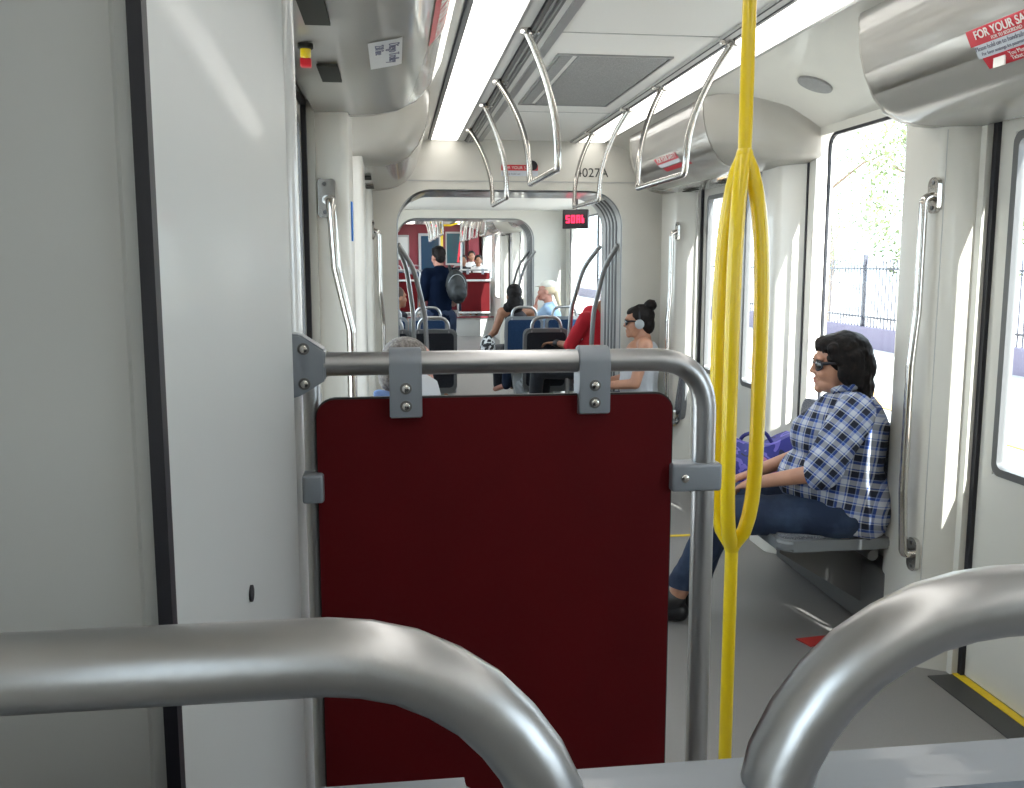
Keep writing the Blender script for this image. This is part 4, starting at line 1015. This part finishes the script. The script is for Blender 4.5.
P['clothes'] = [('tshirt', [((0, 0, .90), 'belly', .15, .145), ('belly', 'chest', .145, .15), ('chest', 'neckb', .135, .075), ('shl', 'shr', .075, .075), ('shl', 'ell', .075, .062), ('shr', 'elr', .075, .062)], navy, .010, (.12, .02), [((0, 0, .84), (0, 0, -1))]),
                ('trousers', [('hipl', 'kneel', .108, .085), ('kneel', 'anklel', .082, .07), ('hipr', 'kneer', .108, .085), ('kneer', 'ankler', .082, .07), ((0, 0, .92), (.01, 0, .93), .145, .145)], denim, .012, (.1, .015), None),
                ('shoe', [('anklel', 'toel', .048, .04)], shoe_m, .01, None, None), ('shoe', [('ankler', 'toer', .048, .04)], shoe_m, .01, None, None)]
P['hair'] = [('hair', [((0, -.026, .038), (.082, .094, .086), (0, 0, 0)), ((0, .03, .085), (.060, .055, .030), (-10, 0, 0)), ((0, -.065, -.03), (.062, .046, .055), (0, 0, 0))], hair_dark, .006, (.02, .01))]
sm, hm = person('standing_man', 'standing man seen from behind in navy t-shirt, in the aisle before the maroon partitions', (.53, 10.9, 0), math.radians(8), P, skin_c, voxel=.007)
bp = thing('backpack', 'black backpack slung on the right shoulder of the standing man', 'backpack', (.72, 10.55, .97))
bm = B(); ell(bm, (.715, 10.66, 1.27), (.125, .11, .20), (0, -8, 0)); ell(bm, (.73, 10.58, 1.19), (.095, .07, .10), (0, -8, 0))
bag_m = M('black_nylon', (.012, .014, .016), .55, noise=(20, (.02, .025, .024), .5, .7))
part('bag', fuse(bm, .010, 3, noise=(.08, .02)), bag_m, bp); bp.children[0].location = -Vector(bp.location)
part('strap', tube(B(), fillet([(.66, 10.68, 1.42), (.64, 10.80, 1.50), (.65, 10.95, 1.50), (.70, 11.02, 1.40), (.72, 10.9, 1.20)], .06), .018, 10), bag_m, bp)
part('zip', tube(B(), [(.715+.10*math.cos(a), 10.60-.05*math.sin(a)**2, 1.27+.14*math.sin(a)) for a in [PI*k/12 for k in range(13)]], .005, 6), frame_m, bp)

# --- passengers behind the far partition
def far_person(x, y, mat, skin, lab, hairc=hair_dark, dz=0):
    P = sitting(sh=.18); P['clothes'] = [('shirt', [('pelvis', 'belly', .15, .145), ('belly', 'chest', .15, .14), ('chest', 'neckb', .13, .075), ('shl', 'shr', .065, .065), ('shl', 'ell', .062, .052), ('shr', 'elr', .062, .052)], mat, .016, None, None),
        ('trousers', [('hipl', 'kneel', .09, .07), ('hipr', 'kneer', .09, .07), ('kneel', 'anklel', .066, .055), ('kneer', 'ankler', .066, .055)], denim, .018, None, None)]
    P['hair'] = [('hair', [((0, -.028, .040), (.086, .096, .090), (0, 0, 0)), ((0, -.06, -.03), (.075, .05, .07), (0, 0, 0))], hairc, .009, None)]
    person('distant_passenger', lab, (x, y, .41+dz), PI, P, skin, voxel=.010, group='passengers behind the far partition')
white_sh = M('white_shirt', (.7, .7, .7), .85)
far_person(1.49, 20.05, black_top, skin_b, 'distant passenger in dark top behind the maroon partition, nearest the aisle')
far_person(1.82, 20.05, white_sh, skin_b, 'distant passenger in white behind the maroon partition, nearest the window')
far_person(1.74, 20.85, white_sh, skin_b, 'taller distant passenger in the second row behind the maroon partition', dz=.10)
for i, (x, y) in enumerate(((1.43, 20.15), (1.84, 20.15), (1.74, 20.95), (.02, 20.15), (.45, 20.15))):
    if i == 0: fs = make_seat('distant seat in the raised far section under the passenger nearest the aisle', fab_blue, loc=(x, y, .41), rz=PI, group='seats behind the far partitions')
    else: dup(fs, (x, y, .41), PI, ['', 'distant seat under the passenger nearest the window', 'distant second-row seat under the taller passenger', 'distant empty seat at the left window', 'distant empty seat by the left partition'][i], 'seats behind the far partitions')

# ------------------------------------------------------------------ bag beside the woman
bagm = bpy.data.materials.new('purple_print'); bagm.use_nodes = True
nt = bagm.node_tree; b_ = nt.nodes['Principled BSDF']; b_.inputs['Roughness'].default_value = .45
tc = nt.nodes.new('ShaderNodeTexCoord'); ns = nt.nodes.new('ShaderNodeTexNoise'); ns.inputs['Scale'].default_value = 7; ns.inputs['Detail'].default_value = 2; ns.inputs['Distortion'].default_value = 1.5
cr = nt.nodes.new('ShaderNodeValToRGB'); cr.color_ramp.interpolation = 'CONSTANT'; e = cr.color_ramp.elements
e[0].position = 0; e[0].color = (.01, .01, .05, 1); e[1].position = .36; e[1].color = (.02, .02, .20, 1)
for p_, c_ in ((.48, (.14, .11, .45)), (.55, (.02, .025, .22)), (.60, (.42, .12, .25)), (.66, (.50, .42, .10))):
    k = e.new(p_); k.color = (*c_, 1)
nt.links.new(tc.outputs['Object'], ns.inputs['Vector']); nt.links.new(ns.outputs[0], cr.inputs[0]); nt.links.new(cr.outputs[0], b_.inputs['Base Color'])
TBY = 4.08
tb = thing('tote_bag', 'purple and blue printed tote bag on the seat beside the woman in plaid', 'bag', (1.70, 4.08, .462))
bm = B(); box(bm, 1.50, 1.84, 3.93, 4.21, .462, .74)
bmesh.ops.subdivide_edges(bm, edges=bm.edges[:], cuts=7, use_grid_fill=True)
for v in bm.verts:
    t = (v.co.z-.462)/.28
    v.co.y = 4.08+(v.co.y-4.08)*(1-.65*t)*(1+.12*math.sin(t*PI)); v.co.x += .035*math.sin(v.co.y*21)*t + .05*t; v.co.z += (.03*math.sin(v.co.x*17+1)-.02)*t
    v.co.x += random.uniform(-.004, .004); v.co.y += random.uniform(-.004, .004)
part('bag', bm, bagm, tb)
part('handle', tube(B(), fillet([(1.60, 4.08, .70), (1.60, 4.02, .755), (1.72, 4.06, .76), (1.76, 4.06, .70)], .05), .009, 8), M('dark_blue_strap', (.02, .02, .15), .6), tb)

# ------------------------------------------------------------------ LED signs
def led(x, y, z, w, h, rz, label, top):
    r = thing('led_sign', label, 'sign', (0, 0, 0))
    part('housing', bx(-w/2, w/2, -.03, .03, -h/2, h/2), M('black_housing', (.02, .015, .02), .4), r, world=False, bevel=.004)
    bm = B(); box(bm, -.02, .02, -.01, .01, h/2, top-z); part('hanger', bm, dark_alu, r, world=False)
    bm = B(); pat = ['11101110111010', '10001010101010', '11101010111011', '00101010101011', '11101110101011']
    cw = w*.72/14; ch = h*.42/5
    for j, row in enumerate(pat):
        for i, c in enumerate(row):
            if c == '1':
                x0 = -w*.36+i*cw; z0 = h*.21-(j+1)*ch; box(bm, x0, x0+cw*.95, -.036, -.031, z0, z0+ch*.95)
    part('display', bm, led_red, r, world=False)
    r.location = (x, y, z); r.rotation_euler = (0, 0, rz)
led(1.685, 8.5, 1.945, .24, .175, -.42, 'small black sign with glowing red characters hanging at the right middle window', 2.17)
led(.86, 19.6, 2.30, .30, .11, 0, 'distant black display with glowing red characters near the cab wall', 2.43)

# ------------------------------------------------------------------ driver cab wall at the far end
def cab():
    y = 22.0
    struct('wall_cab', bx(-.4, 2.2, y, y+.1, .3, 2.5), maroon, smooth=False)
    d = struct('door_cab', bx(.58, 1.12, y-.03, y, .41, 2.22), M('cab_door_frame', (.48, .48, .50), .4), smooth=False)
    struct('door_glass', bx(.64, 1.06, y-.035, y-.028, .9, 2.16), blue_glass, d, smooth=False)
    struct('lower_panel', bx(.64, 1.06, y-.035, y-.028, .45, .86), maroon, d, smooth=False)
    w_ = struct('window_cab', bx(1.22, 1.68, y-.025, y, 1.48, 2.26), ring_light, smooth=False)
    struct('pane', bx(1.25, 1.65, y-.03, y-.02, 1.52, 2.22), teal_glass, w_, smooth=False)
    n = thing('notice_board', 'distant white notice board in a frame on the left of the maroon wall', 'notice board', (.2, y, 1.6))
    part('frame', bx(-.12, .36, y-.03, y, 1.60, 2.18), alu, n); part('sheet', bx(-.09, .33, y-.034, y-.028, 1.63, 2.13), M('notice_sheet', (.6, .6, .6), .6), n)
    struct('trim_cab_post', bx(.36, .56, y-.05, y, .41, 2.30), maroon, smooth=False)
    struct('trim_cab_pillar', bx(1.74, 1.98, y-.4, y, .41, 2.35), maroon, smooth=False)
    single('yellow_pole', tube(B(), [(1.05, 20.4, .42), (1.05, 20.4, 2.42)], .03, 12), yellow, 'distant yellow pole behind the standing man', 'pole')
    single('yellow_ceiling_bow', tube(B(), fillet([(.80, 20.4, 2.42), (.95, 20.4, 2.35), (1.25, 20.4, 2.35), (1.45, 20.4, 2.42)], .1), .022, 10), yellow, 'distant yellow curved rail under the ceiling', 'rail')
    single('steel_pole', tube(B(), [(1.42, 19.6, .42), (1.42, 19.6, 2.42)], .022, 12), steel, 'distant slim steel pole beside the red strip', 'pole')
    single('red_strip', tube(B(), [(1.44, 20.9, 1.54), (1.53, 20.9, 2.25)], .028, 10), M('bright_red', (.9, .03, .06), .4), 'distant bright red slanting strip near the cab window', 'pole')  # slim slanting tube in one even bright red
cab()

# ------------------------------------------------------------------ outside, on the street side
def outside():
    GZ = -.35
    asphalt = M('pale_concrete', (.42, .41, .39), .8, noise=(.35, (.30, .30, .31), .45, .6))
    struct('ground', bx(-40, 60, -30, 90, GZ-.2, GZ), asphalt, smooth=False)
    single('tactile_strip', bx(6.3, 7.0, -10, 60, GZ, GZ+.015), M('orange_tactile', (.62, .30, .08), .8), 'tan orange strip along the pavement outside the windows', 'pavement strip')
    single('low_wall', bx(10.4, 10.7, -5, 70, GZ, GZ+.45), M('dusty_violet_wall', (.16, .14, .20), .8), 'low dark wall under the iron fence outside', 'wall')
    f = thing('iron_fence', 'tall dark iron fence on the low wall outside the windows', 'fence', (10.55, 10, GZ+.45))
    im = M('dark_iron', (.03, .03, .045), .5)
    bm = B(); box(bm, 10.53, 10.57, -2, 40, .30, .34); box(bm, 10.53, 10.57, -2, 40, 1.38, 1.42); part('rails', bm, im, f)
    bm = B(); y = -2
    while y < 40: box(bm, 10.54, 10.56, y, y+.02, .1, 1.6); y += .14
    part('pickets', bm, im, f)
    bm = B(); y = -2
    while y < 40: box(bm, 10.51, 10.59, y, y+.08, .1, 1.72); y += 2.4
    part('fence_posts', bm, im, f)
    single('street_pole', tube(B(), [(6.2, 12.7, GZ), (6.2, 12.7, 4.5)], .055, 10), M('grey_pole', (.12, .12, .15), .5), 'thin dark street pole seen through the window left of the tree', 'pole')
    leaf_m = M('pale_green_leaves', (.10, .14, .05), .7, noise=(1.2, (.20, .24, .11), .4, .6)); bark = M('bark', (.10, .07, .05), .9)
    rnd = random.Random(3)
    def tree(x, y, h, rad, label):
        t = thing('tree', label, 'tree', (x, y, GZ), group='trees outside')
        part('trunk', tube(B(), [(x, y, GZ), (x+.1, y, GZ+h*.3), (x-.1, y+.1, GZ+h*.6), (x+.1, y, GZ+h*.85)], [.16, .13, .08, .03], 10), bark, t)
        bm = B()
        for i in range(9):
            a = rnd.uniform(0, 2*PI); l = rad*rnd.uniform(.5, .95); z0 = GZ+h*rnd.uniform(.3, .7)
            tube(bm, [(x, y, z0), (x+math.cos(a)*l*.5, y+math.sin(a)*l*.5, z0+l*.4), (x+math.cos(a)*l, y+math.sin(a)*l, z0+l*.6)], [.05, .035, .012], 6)
        part('branches', bm, bark, t)
        bm = B()
        for i in range(5200):
            # leaves gathered in clumps
            if i % 40 == 0:
                th, ph = rnd.uniform(0, 2*PI), rnd.uniform(-1, 1); q = rnd.uniform(.35, 1)**.5
                cc = Vector((x+rad*q*math.cos(th)*math.sqrt(1-ph*ph), y+rad*q*math.sin(th)*math.sqrt(1-ph*ph), GZ+h*.62+ph*h*.36))
            c = cc+Vector((rnd.gauss(0, .28), rnd.gauss(0, .28), rnd.gauss(0, .22)))
            n = Vector((rnd.gauss(0, 1), rnd.gauss(0, 1), rnd.gauss(0, 1))).normalized(); u = n.orthogonal().normalized()*rnd.uniform(.035, .075); v = n.cross(u)*.55
            bm.faces.new([bm.verts.new(c+u), bm.verts.new(c+v), bm.verts.new(c-u), bm.verts.new(c-v)])
        part('leaves', bm, leaf_m, t, smooth=False)
    tree(13.0, 20.6, 5.6, 1.9, 'pale green tree behind the fence, seen above the woman in plaid')
    tree(13.2, 16.2, 6.0, 2.0, 'leafy tree behind the fence, seen through the nearest door window')
    tree(13.5, 27.5, 7.0, 2.2, 'tree behind the fence left of the pale green one')
    tree(12.6, 45, 8, 2.6, 'distant tree seen through the middle section window')
outside()
